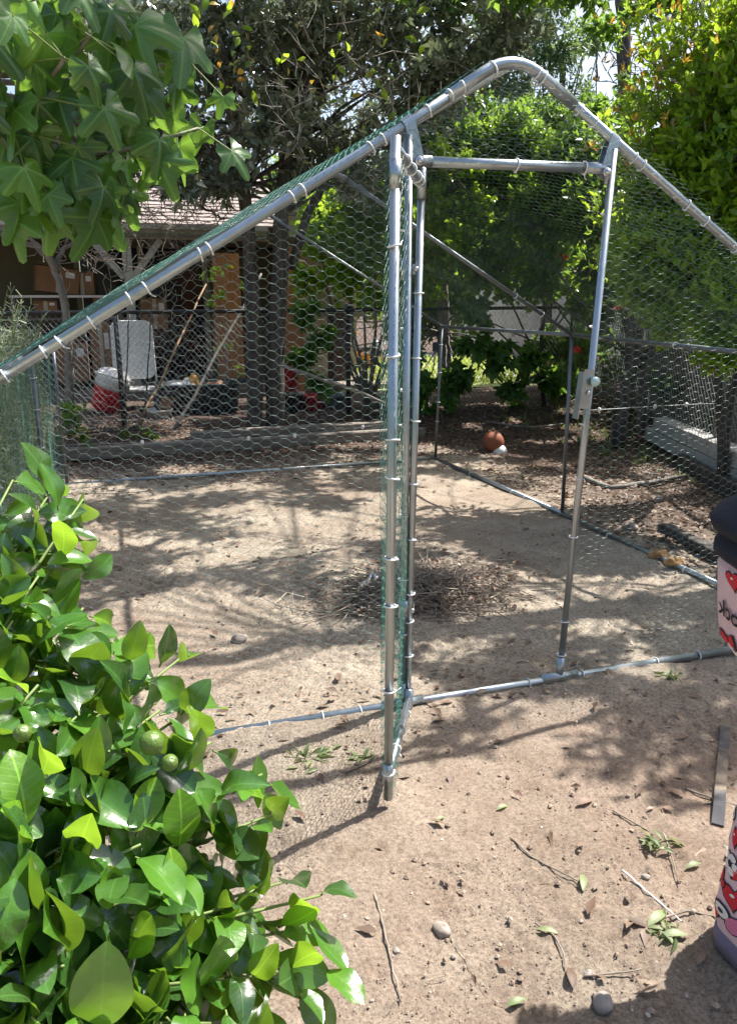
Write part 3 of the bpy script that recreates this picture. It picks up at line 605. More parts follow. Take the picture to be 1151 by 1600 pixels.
def fig_leaf(seed=0):
    g = np.random.default_rng(seed); nA = 41; R_ = 4; V = [(0, 0, 0)]; uv = [(0, 0)]
    th = np.linspace(-2.55, 2.55, nA); lob = [(-2.1, .46, .56), (-1.08, .38, .82), (0, .34, 1.0), (1.08, .38, .82), (2.1, .46, .56)]
    rr = np.zeros(nA)
    for c, wd, h in lob: rr = np.maximum(rr, h*np.exp(-np.abs((th-c)/wd)**2.6*.75)*(1+g.normal(0, .04)))
    rr = np.maximum(rr, .52)
    fz = g.uniform(.0, .10); dr = g.uniform(.05, .45)
    for k in range(1, R_+1):
        for a, r in zip(th, rr):
            t = k/R_; x = r*t*math.cos(a)*.72+.0; y = r*t*math.sin(a)*.72
            z = -dr*t*t*r+fz*.25*math.cos(5.6*a)*t*r+.03*math.sin(6*a+seed*2+k*.7)*t*t+.02*math.sin(2*a+seed)*t
            V.append((x, y, z)); uv.append((x, y))
    F4 = []; F3 = []
    for i in range(nA-1): F3.append([0, 1+i, 2+i])
    for k in range(R_-1):
        for i in range(nA-1):
            a = 1+k*nA+i; F4.append([a, a+nA, a+nA+1, a+1])
    return np.array(V), [np.array(F3), np.array(F4)], np.array(uv)
def frames(d, n):
    d = unit(d); n = n-(n*d).sum(-1, keepdims=True)*d; n = unit(n); s = np.cross(n, d); return np.stack([d, s, n], -1)
def batch(mb, T, pos, d, n, sc):
    V, F, uv = T; R_ = frames(d, n); N_ = len(pos)
    if not N_: return
    W_ = np.einsum('nij,vj->nvi', R_, V)*np.asarray(sc)[:, None, None]+pos[:, None]
    Fs = F if isinstance(F, list) else [F]; off = (np.arange(N_)*len(V))[:, None, None]
    mb.add(W_.reshape(-1, 3), [(f[None]+off).reshape(-1, f.shape[1]) for f in Fs], np.tile(uv, (N_, 1)))
def leaf_mesh(name, T, mat):
    V, F, uv = T; me = mk_mesh(name, V, F if isinstance(F, list) else [F], True, uv); me.materials.append(mat); return me
def leaf_objs(root, meshes, pos, d, n, sc, name='leaf'):
    R_ = frames(d, n); og = ORG(root)
    for k in range(len(pos)):
        o = D.objects.new(name, meshes[k % len(meshes)]); COL.objects.link(o); o.parent = root
        mm = Matrix.Identity(4)
        for i in range(3):
            for j in range(3): mm[i][j] = R_[k, i, j]*sc[k]
            mm[i][3] = pos[k, i]-og[i]
        o.matrix_local = mm
def sunproj(P): return P[:, 0]-SUN[0]*P[:, 2], P[:, 1]-SUN[1]*P[:, 2]
def inpoly(x, y, poly):
    r = np.zeros(len(x), bool); n = len(poly)
    for i in range(n):
        x1, y1 = poly[i]; x2, y2 = poly[(i+1) % n]
        c = ((y1 > y) != (y2 > y)) & (x < (x2-x1)*(y-y1)/(y2-y1+1e-12)+x1); r ^= c
    return r
def gp(*q): return [tuple(at_z(a, b)[:2]) for a, b in q]
LIT = [gp((150, 1640), (-300, 1200), (-100, 1080), (100, 960), (330, 905), (520, 960), (600, 1010), (640, 1120), (690, 1195), (800, 1160), (900, 1205), (990, 1235), (1060, 1300), (1130, 1390), (1200, 1500), (1300, 1640)) ,
       gp((620, 1050), (330, 1150), (250, 1250), (620, 1200))]
FLECK = [gp((560, 790), (760, 800), (740, 880), (540, 850)), gp((330, 800), (480, 790), (560, 870), (300, 880)), gp((660, 740), (790, 760), (820, 800), (690, 800)),
         gp((650, 1000), (740, 990), (760, 1040), (660, 1050)), gp((1000, 720), (1100, 740), (1040, 790), (960, 770)), gp((860, 910), (1000, 930), (980, 960), (860, 940)), gp((940, 1020), (1040, 1040), (1010, 1070), (930, 1060))]
def shade_keep(P, g, soft=.05):
    x, y = sunproj(P); x = x+g.normal(0, soft, len(x)); y = y+g.normal(0, soft, len(y)); k = np.ones(len(P), bool)
    for p in LIT: k &= ~inpoly(x, y, p)
    for p in FLECK: k &= ~(inpoly(x, y, p) & (g.random(len(x)) < .72))
    return k
def foliage(root, clusters, T, size, mat, g, ntw, nlf, up=.8, droop=-.15, keep=None, n_obj=0, twig_mat='twig', twr=.0028, join='foliage', tw_name='twigs', jit=.3, wild=.7, templ=None, cammax=None):
    """clusters: (centre, radii); twigs radiate from each centre, leaves sit along the twigs"""
    A = []; B = []
    for c, r in clusters:
        c = np.array(c, float); r = np.array(r, float)*np.ones(3); n = max(3, int(ntw*(r.prod()/.05)**.55)) if ntw > 0 else 3
        dd = unit(g.normal(0, 1, (n, 3))+np.array([0, 0, .15])); s0 = g.uniform(0, .65, (n, 1)); s1 = np.minimum(1.05, s0+g.uniform(.3, .6, (n, 1)))
        d2 = unit(dd+g.normal(0, .45, (n, 3)))
        A.append(c+dd*s0*r); B.append(c+(dd*s0+d2*(s1-s0))*r)
    A = np.concatenate(A); B = np.concatenate(B)
    if keep is not None: k = keep((A+B)/2); A = A[k]; B = B[k]
    N_ = len(A); t = np.linspace(.12, 1, nlf)[None, :, None]+g.uniform(-.04, .04, (N_, nlf, 1))
    P = (A[:, None]*(1-t)+B[:, None]*t).reshape(-1, 3); td = np.repeat(unit(B-A), nlf, 0)
    dv = unit(td*.55+g.normal(0, wild, P.shape)+np.array([0, 0, droop])); nv = unit(g.normal(0, .55, P.shape)+np.array([0, 0, up]))
    sc = size*g.uniform(1-jit, 1+jit, len(P))
    if keep is not None: k = keep(P); P = P[k]; dv = dv[k]; nv = nv[k]; sc = sc[k]
    if n_obj:
        X, Y, Z = to_px(P+dv*sc[:, None]*.5); vis = (X > -40) & (X < 1191) & (Y > -40) & (Y < 1640) & (Z > 0)
        order = np.argsort(np.where(vis, Z/sc, 1e6))[:n_obj]; mk = np.zeros(len(P), bool); mk[order] = True
        ms = templ or [leaf_mesh('leaf', T, mat)]
        leaf_objs(root, ms, P[mk], dv[mk], nv[mk], sc[mk]); P = P[~mk]; dv = dv[~mk]; nv = nv[~mk]; sc = sc[~mk]
    if len(P):
        b = MB(); batch(b, T, P, dv, nv, sc); b.build(join, mat, root, kind='stuff')
    b = MB(); b.taper = True; b.segs(A, B, twr, 4); b.build(tw_name, M[twig_mat], root, kind='stuff')
    return A, B
def limb(pts, r0, r1, mat, root, name='branch', n=9, wob=.02, g=None):
    P = np.array(pts, float); k = len(P); m_ = max(6, k*5); s = np.linspace(0, k-1, m_); out = []
    for q in s:
        i = min(int(q), k-2); t = q-i; p0 = P[max(i-1, 0)]; p1 = P[i]; p2 = P[i+1]; p3 = P[min(i+2, k-1)]
        out.append(.5*((2*p1)+(-p0+p2)*t+(2*p0-5*p1+4*p2-p3)*t*t+(-p0+3*p1-3*p2+p3)*t**3))
    out = np.array(out)+(rng.normal(0, wob, (m_, 3))*np.linspace(0, 1, m_)[:, None])
    rr = np.linspace(r0, r1, m_)*(1+rng.normal(0, .05, m_))
    return MB().tube(out, rr, n).build(name, M[mat], root)
def branches(root, base, clusters, r0, r1, mat, g, name='branches', sag=.1, nsub=1):
    b = MB()
    for c, r in clusters:
        for _ in range(nsub):
            c = np.array(c, float)+g.normal(0, .25, 3)*np.array(r)*np.ones(3)*(1 if nsub > 1 else .3); st = np.array(base[g.integers(len(base))], float)
            t = np.linspace(0, 1, 7)[:, None]; mid = (st+c)/2+g.normal(0, .08, 3)*np.linalg.norm(c-st)+np.array([0, 0, sag])
            P = (1-t)**2*st+2*t*(1-t)*mid+t*t*c; P[1:-1] += g.normal(0, .015, (5, 3))
            b.tube(P, np.linspace(r0, r1, 7), 6)
    b.build(name, M[mat], root, kind='stuff')
def px_clusters(lst): return [(at_d(a, b, dd), r) for a, b, dd, r in lst]

# ------------------------------------------------------------------ far setting: house, fence, neighbours' things
YH = 8.4
hs = thing('house', 'low house with brown shingle roof, cream eave and cluttered open porch behind the fence', 'house', (-1, YH, 0))
def P3(px, py, y): return at_y(px, py, y)
eL = -5.0; eR = float(P3(375, 372, YH)[0])+.35; eZ = float(P3(300, 372, YH)[2]); 
MB().box(((eL+eR)/2, YH+.02, eZ+.06), (eR-eL, .04, .15)).build('fascia', M['fascia'], hs, smooth=False)
MB().box(((eL+eR)/2, YH-.03, eZ+.125), (eR-eL, .09, .05)).build('gutter', M['fascia'], hs, smooth=False)
b = MB(); g = np.random.default_rng(5); th_ = math.atan2(1.3, 2.6)
b.box(((eL+eR)/2, YH+1.55, eZ+.13+.75), (eR-eL+.1, 3.4, .03), eul(th_, 0, 0)); b.build('roof_deck', M['shingle'], hs, smooth=False)
b = MB()
for r_ in range(26):
    s = r_*.125; x = eL+g.uniform(-.2, 0)
    while x < eR+.05:
        wd = g.uniform(.16, .34); yy = YH-.05+s*math.cos(th_); zz = eZ+.16+s*math.sin(th_)+g.uniform(0, .006)
        b.box((x+wd/2, yy+.07, zz+.025), (wd-.008, .17, .022), eul(th_-.10, 0, 0)); x += wd
b.build('shingle_courses', M['shingle'], hs, smooth=False, kind='stuff')
YW = YH+1.7
MB().box((-3.6, YW, 1.3), (4.3, .12, 2.6)).build('porch_wall', M['olive_wall'], hs, smooth=False)
MB().box((eL, YH+.9, 1.3), (.1, 1.7, 2.6)).build('porch_wall', M['olive_wall'], hs, smooth=False)
MB().box((.35, YW, 2.35), (3.6, .12, .6)).build('porch_wall', M['olive_wall'], hs, smooth=False)
MB().box((1.25, YW, 1.1), (1.8, .12, 2.2)).build('porch_wall', M['olive_wall'], hs, smooth=False)
MB().box((-.5, YW+.05, 1.05), (1.75, .03, 2.1)).build('dark_doorway', M['dark_opening'], hs, smooth=False)  # near-black sheet stands for the unlit space inside the open doorway
for xx in (-1.42, -.55, .36): MB().box((xx, YW-.02, 1.05), (.07, .10, 2.1)).build('door_jamb', M['fascia'], hs, smooth=False)
pc = P3(200, 420, YH+.02)[0]
bevel(MB().box((pc, YH+.07, eZ/2), (.11, .11, eZ)).build('porch_post', M['fascia'], hs, smooth=False))
for sd in (-1, 1): bevel(MB().beam((pc+sd*.05, YH+.07, eZ-.48), (pc+sd*.42, YH+.07, eZ-.02), .08, .08).build('knee_brace', M['fascia'], hs, smooth=False))
MB().box((-1.0, YH+.8, eZ+.02), (8.2, 1.7, .04)).build('porch_ceiling', M['olive_wall'], hs, smooth=False)
MB().box((-1.0, YH+.9, .10), (8.4, 2.2, .18)).build('porch_slab', M['timber'], hs, smooth=False)
# cream shed wall with bench ledge right of the trunks
sh = thing('garden_shed', 'cream stucco shed wall seen between the dark trunks and the green tree', 'shed', P3(500, 520, 9.6))
x0, x1 = P3(452, 400, 9.6)[0], P3(556, 400, 9.6)[0]
MB().box(((x0+x1)/2, 10.2, 1.25), (x1-x0, 1.2, 2.5)).build('wall', M['cream_wall'], sh, smooth=False)
MB().box(((x0+x1)/2, 10.1, 2.56), (x1-x0+.3, 1.6, .08)).build('roof', M['shingle'], sh, smooth=False)
MB().box(((x0+x1)/2, 9.45, P3(500, 488, 9.5)[2]), (x1-x0+.1, .35, .12)).build('ledge', M['fascia'], sh, smooth=False)
c0 = P3(529, 500, 9.0); c1 = P3(529, 640, 9.0)
o = tag(bevel(MB().box(((c0[0]), 9.0, c0[2]/2+.05), (.26, .3, c0[2]+.1)).build('storage_cabinet', plain('dark_brown_wood', (.09, .05, .035), .6, stretch=(1, 1, .2)), None, smooth=False)), 'narrow dark brown cabinet right of the shed ledge', 'cabinet')
pt_ = tag(MB().box((P3(560, 600, 11)[0]+2.6, 12, .115), (8, 6, .05)).build('patio', M['concrete'], None, smooth=False), 'pale sunlit concrete patio beyond the fence', kind='structure')
# far pale wall
fw = tag(MB().box((P3(840, 500, 13)[0]+1.5, 13.2, .8), (6.5, .25, 1.6)).build('boundary_wall', M['concrete'], None, smooth=False), 'pale grey wall far behind the fig leaves', 'wall')
# plywood sheets
for (xa, xb, yt, yb, y, lab) in ((333, 372, 395, 590, 7.9, 'orange brown plywood sheet left of the dark trunks'), (437, 470, 385, 640, 7.7, 'orange brown plywood sheet showing right of the dark trunks')):
    A_ = P3((xa+xb)/2, yt, y); w_ = (xb-xa)/FPX*(y+2.2)*1.02; zb = max(.12, P3((xa+xb)/2, yb, y)[2])
    o = MB().box((A_[0], y, (A_[2]+zb)/2), (w_, .02, A_[2]-zb), eul(-.05, 0, 0)).build('plywood_sheet', M['plywood'], None, smooth=False); tag(o, lab, 'board', 'plywood sheets')
# boxes and clutter on the porch
def carton(cx, cy, y, wpx, hpx, lab, ang=0, tilt=0, mat='cardboard'):
    c = P3(cx, cy, y); k = (c-CAM_C)@_F/FPX; w_ = wpx*k; h = hpx*k; dd = min(w_, h)*.9
    th = thing('cardboard_box', lab, 'box', (c[0], y, c[2]-h/2), 'cartons stored on the porch')
    R_ = eul(0, tilt, ang)
    bevel(MB().box(c, (w_, dd, h), R_).build('carton', M[mat], th, smooth=False), .004)
    MB().box(c+R_@np.array([0, -dd/2-.002, 0]), (.05, .003, h*.98), R_).build('tape', M['tape'], th, smooth=False)
    MB().box(c+R_@np.array([w_*.28, -dd/2-.003, h*.25]), (w_*.22, .003, h*.22), R_).build('address_label', M['white_pl'], th, smooth=False)
    for sgn in (-1, 1): MB().box(c+R_@np.array([sgn*w_*.25, 0, h/2+.012]), (w_*.49, dd*.98, .004), R_@eul(0, -.10*sgn, 0)).build('flap', M[mat], th, smooth=False)
carton(88, 438, 9.3, 62, 38, 'carton tipped on the shelf left of the white porch post', .2, .12)
carton(72, 480, 9.3, 34, 20, 'small carton under the white board at the left of the porch', 0, 0)
carton(130, 445, 9.4, 36, 36, 'dark carton beside the tipped one on the shelf', -.1, 0)
carton(160, 478, 9.3, 26, 30, 'carton behind the foot of the white porch post', .1, 0)
carton(240, 490, 9.2, 38, 46, 'reddish carton above the white folding chair', .05, 0)
carton(160, 560, 9.0, 30, 110, 'tall carton stack left of the white chair', 0, 0)
carton(110, 565, 9.1, 50, 60, 'wide carton on the porch floor at left', .1, 0)
carton(345, 512, 9.0, 24, 60, 'upright carton beside the left plywood sheet', 0, 0)
shf = thing('storage_shelf', 'wooden storage shelf holding cartons at the left of the porch', 'shelf', P3(100, 500, 9.3)*np.array([1, 1, 0])+np.array([0, 0, .19]))
for py_ in (463, 498, 530):
    q = P3(100, py_, 9.3); MB().box((q[0]+.1, 9.35, q[2]), (1.5, .5, .03)).build('shelf_board', M['white_pl' if py_ == 463 else 'timber'], shf, smooth=False)
for px_ in (20, 185):
    q = P3(px_, 470, 9.1); MB().box((q[0], 9.12, .75), (.05, .05, 1.2)).build('upright', M['timber'], shf, smooth=False)
def rugged(name, lab, cat, cx, cy, y, wpx, hpx, mat, prof, seed=1, group=None, parts=()):
    c = P3(cx, cy+hpx/2, y); k = (c-CAM_C)@_F/FPX; R_ = wpx*k/2; H_ = hpx*k
    th = thing(name, lab, cat, c, group); MB().lathe([(a*R_, q*H_) for a, q in prof], 20, c).build('body', M[mat], th)
    for (nm, m2, pr) in parts: MB().lathe([(a*R_, q*H_) for a, q in pr], 20, c).build(nm, M[m2], th)
    return th, c, R_, H_
# red drink cooler with white lid, tipped
cc = P3(173, 610, 7.0); k = (cc-CAM_C)@_F/FPX; th = thing('drink_cooler', 'tipped red drink cooler with a white lid on the porch edge', 'cooler', (cc[0], cc[1], .12)); Rt = eul(.25, .32, 0); r_ = 25*k; h_ = 62*k
cc = cc-Rt@np.array([0, 0, h_*.5])
MB().lathe([(.001, 0), (r_*.82, 0), (r_*.95, h_*.05), (r_, h_*.6), (r_*1.02, h_*.62)], 22, cc, Rt).build('tub', M['red_pl'], th)
MB().lathe([(r_*.9, h_*.62), (r_*1.06, h_*.64), (r_*1.06, h_*.9), (r_*.9, h_*.98), (.001, h_)], 22, cc, Rt).build('lid', M['white_pl'], th)
MB().tube([cc+Rt@np.array([-r_*1.05, 0, h_*.8]), cc+Rt@np.array([-r_*1.15, -r_*.6, h_*.95]), cc+Rt@np.array([0, -r_*1.2, h_*1.02]), cc+Rt@np.array([r_*1.15, -r_*.6, h_*.95]), cc+Rt@np.array([r_*1.05, 0, h_*.8])], .012, 8).build('carry_handle', M['white_pl'], th)
# white folding chair
cb = P3(217, 660, 7.4); k = (cb-CAM_C)@_F/FPX; S = k*160/.88
ch = thing('folding_chair', 'white moulded folding chair facing the yard from the porch', 'chair', (cb[0], 7.4, max(.12, cb[2])))
def roundrect(w_, h, r, n=6):
    out = []
    for cx_, cz_, a0 in ((w_/2-r, h/2-r, 0), (-w_/2+r, h/2-r, PI/2), (-w_/2+r, -h/2+r, PI), (w_/2-r, -h/2+r, 1.5*PI)):
        for q in np.linspace(a0, a0+PI/2, n): out.append((cx_+r*math.cos(q), cz_+r*math.sin(q)))
    return np.array(out)
def slab(pl, t, c, R_=np.eye(3)):
    n = len(pl); V = np.concatenate([np.column_stack([pl[:, 0], np.full(n, -t/2), pl[:, 1]]), np.column_stack([pl[:, 0], np.full(n, t/2), pl[:, 1]])])@R_.T+np.array(c)
    F4 = np.array([[i, (i+1) % n, (i+1) % n+n, i+n] for i in range(n)]); return V, [F4, np.array([list(range(n))[::-1]]), np.array([list(range(n, 2*n))])]
bw = 62*k; top = P3(217, 500, 7.4)[2]; bh = 88*k
b = MB(); b.add(*slab(roundrect(bw, bh, .10), .025, (cb[0], 7.42, top-bh/2), eul(-.12, 0, 0))); bevel(b.build('backrest', M['white_pl'], ch, smooth=False), .008)
sz_ = top-bh-.10
b = MB(); b.add(*slab(roundrect(bw*.95, .40, .06), .025, (cb[0], 7.25, sz_), eul(PI/2, 0, 0))); bevel(b.build('seat', M['white_pl'], ch, smooth=False), .008)
for s in (-1, 1):
    MB().tube([(cb[0]+s*bw*.48, 7.46, top-.06), (cb[0]+s*bw*.5, 7.36, sz_), (cb[0]+s*bw*.52, 7.08, .12)], .011, 8).build('leg', M['fascia'], ch)
    MB().tube([(cb[0]+s*bw*.44, 7.12, sz_), (cb[0]+s*bw*.46, 7.50, .12)], .011, 8).build('leg', M['fascia'], ch)
MB().tube([(cb[0]-bw*.48, 7.2, .3), (cb[0]+bw*.48, 7.2, .3)], .008, 8).build('cross_bar', M['fascia'], ch)
# wheelbarrow / poly yard cart
wc = P3(308, 655, 6.9); k = (wc-CAM_C)@_F/FPX
wb = thing('yard_cart', 'dark green plastic yard cart heaped with odds and ends behind the fence', 'cart', (wc[0], 6.9, .12))
xl2, xr2 = P3(246, 620, 6.9)[0], P3(372, 620, 6.9)[0]; zt_ = P3(300, 598, 6.9)[2]; zb_ = P3(300, 650, 6.9)[2]
ring = []
for (z, e, ty) in ((zb_, .10, .0), (zb_+.06, .03, 0), (zt_-.03, .0, 0), (zt_, -.02, 0), (zt_, .02, 0), (zb_+.09, .07, 0)):
    pl = roundrect((xr2-xl2)-2*e, .62-2*e, .10); ring.append(np.column_stack([pl[:, 0]+(xl2+xr2)/2-.02*(z-zb_), pl[:, 1]+6.95, np.full(len(pl), z)]))
MB().rings(np.array(ring)[:, ::-1]).build('tub', M['navy_pl'], wb)
for xx in (P3(262, 660, 6.6)[0],):
    w_ = MB().lathe([(.02, -.03), (.10, -.035), (.13, -.02), (.13, .02), (.10, .035), (.02, .03)], 22, (xx, 6.58, .25), eul(PI/2, 0, 0)).build('wheel', M['rubber'], wb)
    MB().lathe([(.001, -.04), (.07, -.04), (.075, .04), (.001, .04)], 16, (xx, 6.58, .25), eul(PI/2, 0, 0)).build('rim', M['cardboard'], w_)
MB().tube([(xr2, 6.95, zt_-.06), (xr2+.22, 6.95, zt_+.05), (xr2+.25, 7.15, zt_+.05), (xr2, 7.15, zt_-.06)], .013, 8).build('handle', M['black_metal'], wb)
MB().tube([(xl2+.1, 6.6, .22), (xr2-.1, 6.6, .22)], .012, 8).build('axle', M['black_metal'], wb)
def heap(name, lab, cat, cx, cy, y, wpx, mat, seed, group=None, sc=(1, 1, .7), amp=.3):
    c = P3(cx, cy, y); k = (c-CAM_C)@_F/FPX; o = D.objects.new(name, None)
    b = MB().blob((0, 0, 0), wpx*k/2, seed, amp, 14, 9, sc); me = b.mesh(name); me.materials.append(M[mat]); o = D.objects.new(name, me); COL.objects.link(o); o.location = [float(v) for v in c]
    return tag(o, lab, cat, group)
heap('plastic_bag', 'crumpled white plastic bag on the dark green cart', 'bag', 288, 608, 6.9, 34, 'white_pl', 31)
heap('cloth_bundle', 'tan cloth bundle at the right end of the cart', 'cloth', 338, 607, 6.95, 36, 'cardboard', 33, sc=(1, 1, .5))
th, c, R_, H_ = rugged('plastic_bottle', 'yellow plastic jug standing on the cart', 'jug', 303, 594, 6.95, 16, 22, 'yellow_pl', [(.001, 0), (.9, 0), (1, .1), (1, .6), (.6, .85), (.3, .9)], parts=[('cap', 'white_pl', [(.34, .9), (.34, 1.0), (.001, 1.02)])])
bk, c, R_, H_ = rugged('bucket', 'white bucket standing left of the cart wheel', 'bucket', 250, 656, 6.5, 42, 34, 'white_pl', [(.001, 0), (.8, 0), (1, 1), (1.05, 1), (1.05, .92), (.96, .92), (.75, .06), (.001, .06)])
MB().tube([c+np.array([R_*math.cos(q), -R_*.5*math.sin(q)-R_*.2, H_*(.95-.35*math.sin(q))]) for q in np.linspace(0, PI, 10)], .004, 6).build('bail_handle', M['black_metal'], bk)
st, c, R_, H_ = rugged('storage_tub', 'red plastic tub right of the big dark trunks', 'tub', 452, 592, 7.0, 34, 42, 'red_pl', [(.001, 0), (.75, 0), (.95, .9), (1.05, .92), (1.05, 1), (.9, 1), (.7, .1), (.001, .1)])
MB().tube([c+np.array([R_*1.05*math.cos(q), -R_*1.05*abs(math.sin(q)), H_*(.9+.05*math.sin(q))]) for q in np.linspace(.2, PI-.2, 9)], .006, 6).build('rope_handle', M['white_pl'], st)
rugged('storage_tub', 'grey blue plastic bin low behind the leaning pole', 'bin', 522, 640, 6.7, 40, 50, 'grey_pl', [(.001, 0), (.8, 0), (.95, .9), (1.08, .92), (1.08, 1), (.9, 1), (.7, .1), (.001, .1)], parts=[('rim_band', 'navy_pl', [(1.0, .84), (1.12, .86), (1.12, .92), (1.0, .92)])])
rugged('plant_pot', 'black nursery pot at the foot of the big trunks', 'pot', 455, 640, 6.6, 40, 52, 'rubber', [(.001, 0), (.72, 0), (.95, .88), (1.05, .9), (1.05, 1), (.92, 1), (.7, .15), (.001, .15)], parts=[('soil', 'bark_dark', [(.001, .86), (.9, .86), (.9, .8), (.001, .8)])])
rugged('plant_pot', 'dark red nursery pot between the black pot and grey bin', 'pot', 489, 640, 6.65, 36, 46, 'ink_red', [(.001, 0), (.72, 0), (.95, .88), (1.05, .9), (1.05, 1), (.92, 1), (.7, .15), (.001, .15)], parts=[('soil', 'bark_dark', [(.001, .86), (.9, .86), (.9, .8), (.001, .8)])])
hp = P3(695, 590, 7.6); o = MB().box((hp[0], 7.6, P3(695, 542, 7.6)[2]), (.38, .06, .14)).build('tarp_bundle', M['blue_pl'], None, smooth=False); bevel(o, .03, 3); tag(o, 'folded blue tarp behind the grey fig trunk', 'tarp')
tb = at_z(179, 668, .13)
gr = thing('wire_rack', 'rusty wire rack lying flat on the ground below the cooler', 'rack', tb)
for q in range(16): 
    xx = tb[0]-.28+q*.036; MB().tube([(xx, tb[1]-.35, .145), (xx+.04, tb[1]+.35, .145)], .0035, 5).build('rod', M['black_metal'], gr)
for yy in (-.33, .33): MB().tube([(tb[0]-.30, tb[1]+yy, .145), (tb[0]+.30, tb[1]+yy, .145)], .005, 5).build('cross_rod', M['black_metal'], gr)
# orange ride-on trike
yt = 10.2; A_ = P3(590, 575, yt); k = (A_-CAM_C)@_F/FPX
tk = thing('ride_on_trike', 'orange ride-on trike with a grey seat on the sunlit patio', 'trike', (A_[0], yt, .14))
for px_, py_, rr_ in ((572, 558, 14), (599, 560, 12)):
    c = P3(px_, py_, yt)
    w_ = MB(); w_.tube([c+np.array([rr_*k*math.cos(q), 0, rr_*k*math.sin(q)]) for q in np.linspace(0, 2*PI, 19)], rr_*k*.25, 8); w_ = w_.build('wheel', M['rubber'], tk)
    MB().lathe([(.001, -.02), (rr_*k*.4, -.02), (rr_*k*.4, .02), (.001, .02)], 12, c, eul(PI/2, 0, 0)).build('hub', M['orange_paint'], w_)
def pl(*q): return [P3(a, b, yt-.02) for a, b in q]
MB().tube(pl((545, 518), (543, 540), (556, 552), (580, 568)), .030, 8).build('frame', M['orange_paint'], tk)
MB().tube(pl((556, 550), (572, 557), (598, 556)), .022, 8).build('frame', M['orange_paint'], tk)
MB().tube(pl((545, 519), (553, 517), (558, 521)), .026, 8).build('handlebar', M['orange_paint'], tk)
c = P3(584, 545, yt); MB().blob(c, .14, 3, .05, 14, 9, (.6, .8, 1.05), eul(0, .3, 0)).build('seat', M['grey_pl'], tk)
# leaning canes / poles
def pole(lab, a, b, r, mat='bark_grey', name='wooden_pole', cat='pole', group=None):
    a = np.array(a); b = np.array(b); t = np.linspace(0, 1, 9)[:, None]; P = a*(1-t)+b*t+rng.normal(0, .006, (9, 3)); o = MB().tube(P, np.linspace(r, r*.7, 9), 8).build(name, M[mat], None); return tag(o, lab, cat, group)
M['cane'] = plain('bamboo_cane', (.20, .12, .055), .7, 0, .3, 12, .2)
pole('brown pole leaning behind the fence in front of the cart', at_z(217, 664, .13)+np.array([0, 0, -.0]), P3(322, 445, 8.2), .016, 'cane')
pole('grey pole leaning from the ground up to the big dark trunks', at_y(262, 690, 5.75), P3(408, 428, 6.6), .017)
pole('stick lying slanted against the foot of the trunks', P3(436, 568, 4.75), P3(612, 634, 4.3)-np.array([0, 0, .0]), .018)
pole('black cane in front of the white chair back', P3(226, 655, 6.3), P3(236, 490, 6.3), .009, 'black_metal')
pole('black cane at the left edge of the white chair', P3(196, 655, 6.3), P3(201, 490, 6.3), .009, 'black_metal')

# ------------------------------------------------------------------ fences
YFN = 6.0; ZT = 1.205
def chainlink(parent, O, U, L_, z0, z1, r=.0017, cell=.055, diam=0.066):
    O = np.array(O, float); U = unit(U); A = []; B = []; H_ = z1-z0; dx = cell; slope = cell*.75
    k = int((L_+H_)/dx)+2
    pol = [(0, z0), (L_, z0), (L_, z1), (0, z1)]
    a = np.array([(i*dx-H_*.8, z0) for i in range(k+20)]); bq = a+np.array([H_*.8, H_]); A1, B1, _ = clip_poly(a, bq, pol)
    a = np.array([(i*dx, z0) for i in range(k+20)]); bq = a+np.array([-H_*.8, H_]); A2, B2, _ = clip_poly(a, bq, pol)
    Nn = np.cross(U, [0, 0, 1]); f3 = lambda q, o: O+q[:, :1]*U+np.column_stack([np.zeros(len(q)), np.zeros(len(q)), q[:, 1]])+Nn*o
    b = MB(); b.segs(f3(A1, .002), f3(B1, .002), r, 4); b.segs(f3(A2, -.002), f3(B2, -.002), r, 4); b.build('chain_link', M['chain'], parent, kind='stuff')
fn_ = thing('chain_link_fence', 'chain-link fence with a black top rail behind the run', 'fence', (0, YFN, 0))
FX0, FX1 = -3.2, 4.35
chainlink(fn_, (FX0, YFN, 0), (1, 0, 0), FX1-FX0, .12, ZT-.01)
MB().tube([(FX0, YFN, ZT), (0, YFN, ZT+.008), (2.5, YFN, ZT+.02), (FX1, YFN, ZT+.03)], .020, 10).build('top_rail', M['black_metal'], fn_)
for px_ in (-60, 186, 545, 893):
    q = P3(px_, 560, YFN)
    MB().tube([(q[0], YFN+.03, .0), (q[0], YFN+.03, ZT+.03)], .026, 10).build('post', M['black_metal'], fn_)
    MB().lathe([(.03, 0), (.03, .02), (.015, .045), (.001, .05)], 10, (q[0], YFN+.03, ZT+.03)).build('post_cap', M['black_metal'], fn_)
fs = thing('chain_link_fence', 'leaning chain-link fence along the right side above the block wall', 'fence', (3.9, 4, 0))
s0 = np.array([4.35, 6.0, 0]); s1 = np.array([2.75, 1.1, 0]); sd_ = unit(s1-s0); sL = np.linalg.norm(s1-s0)
chainlink(fs, s0, sd_, sL, .25, 1.28, .0022, .062)
MB().tube([s0+[0, 0, 1.29], s1+[0, 0, 1.29]], .018, 10).build('top_rail', M['bark_grey'], fs)
for t in (.0, .36, .68, 1): 
    q = s0+sd_*sL*t; MB().tube([q+[.03, 0, 0], q+[.03, 0, 1.33]], .024, 10).build('post', M['bark_grey'], fs)
bf = thing('board_fence', 'low grey plank fence behind the chain link on the right', 'fence', (4.3, 4, 0))
g = np.random.default_rng(9); q_ = s0+np.array([.55, .1, 0]); nrm_ = np.cross(sd_, [0, 0, 1]); rt = np.column_stack([sd_, nrm_, [0, 0, 1]])
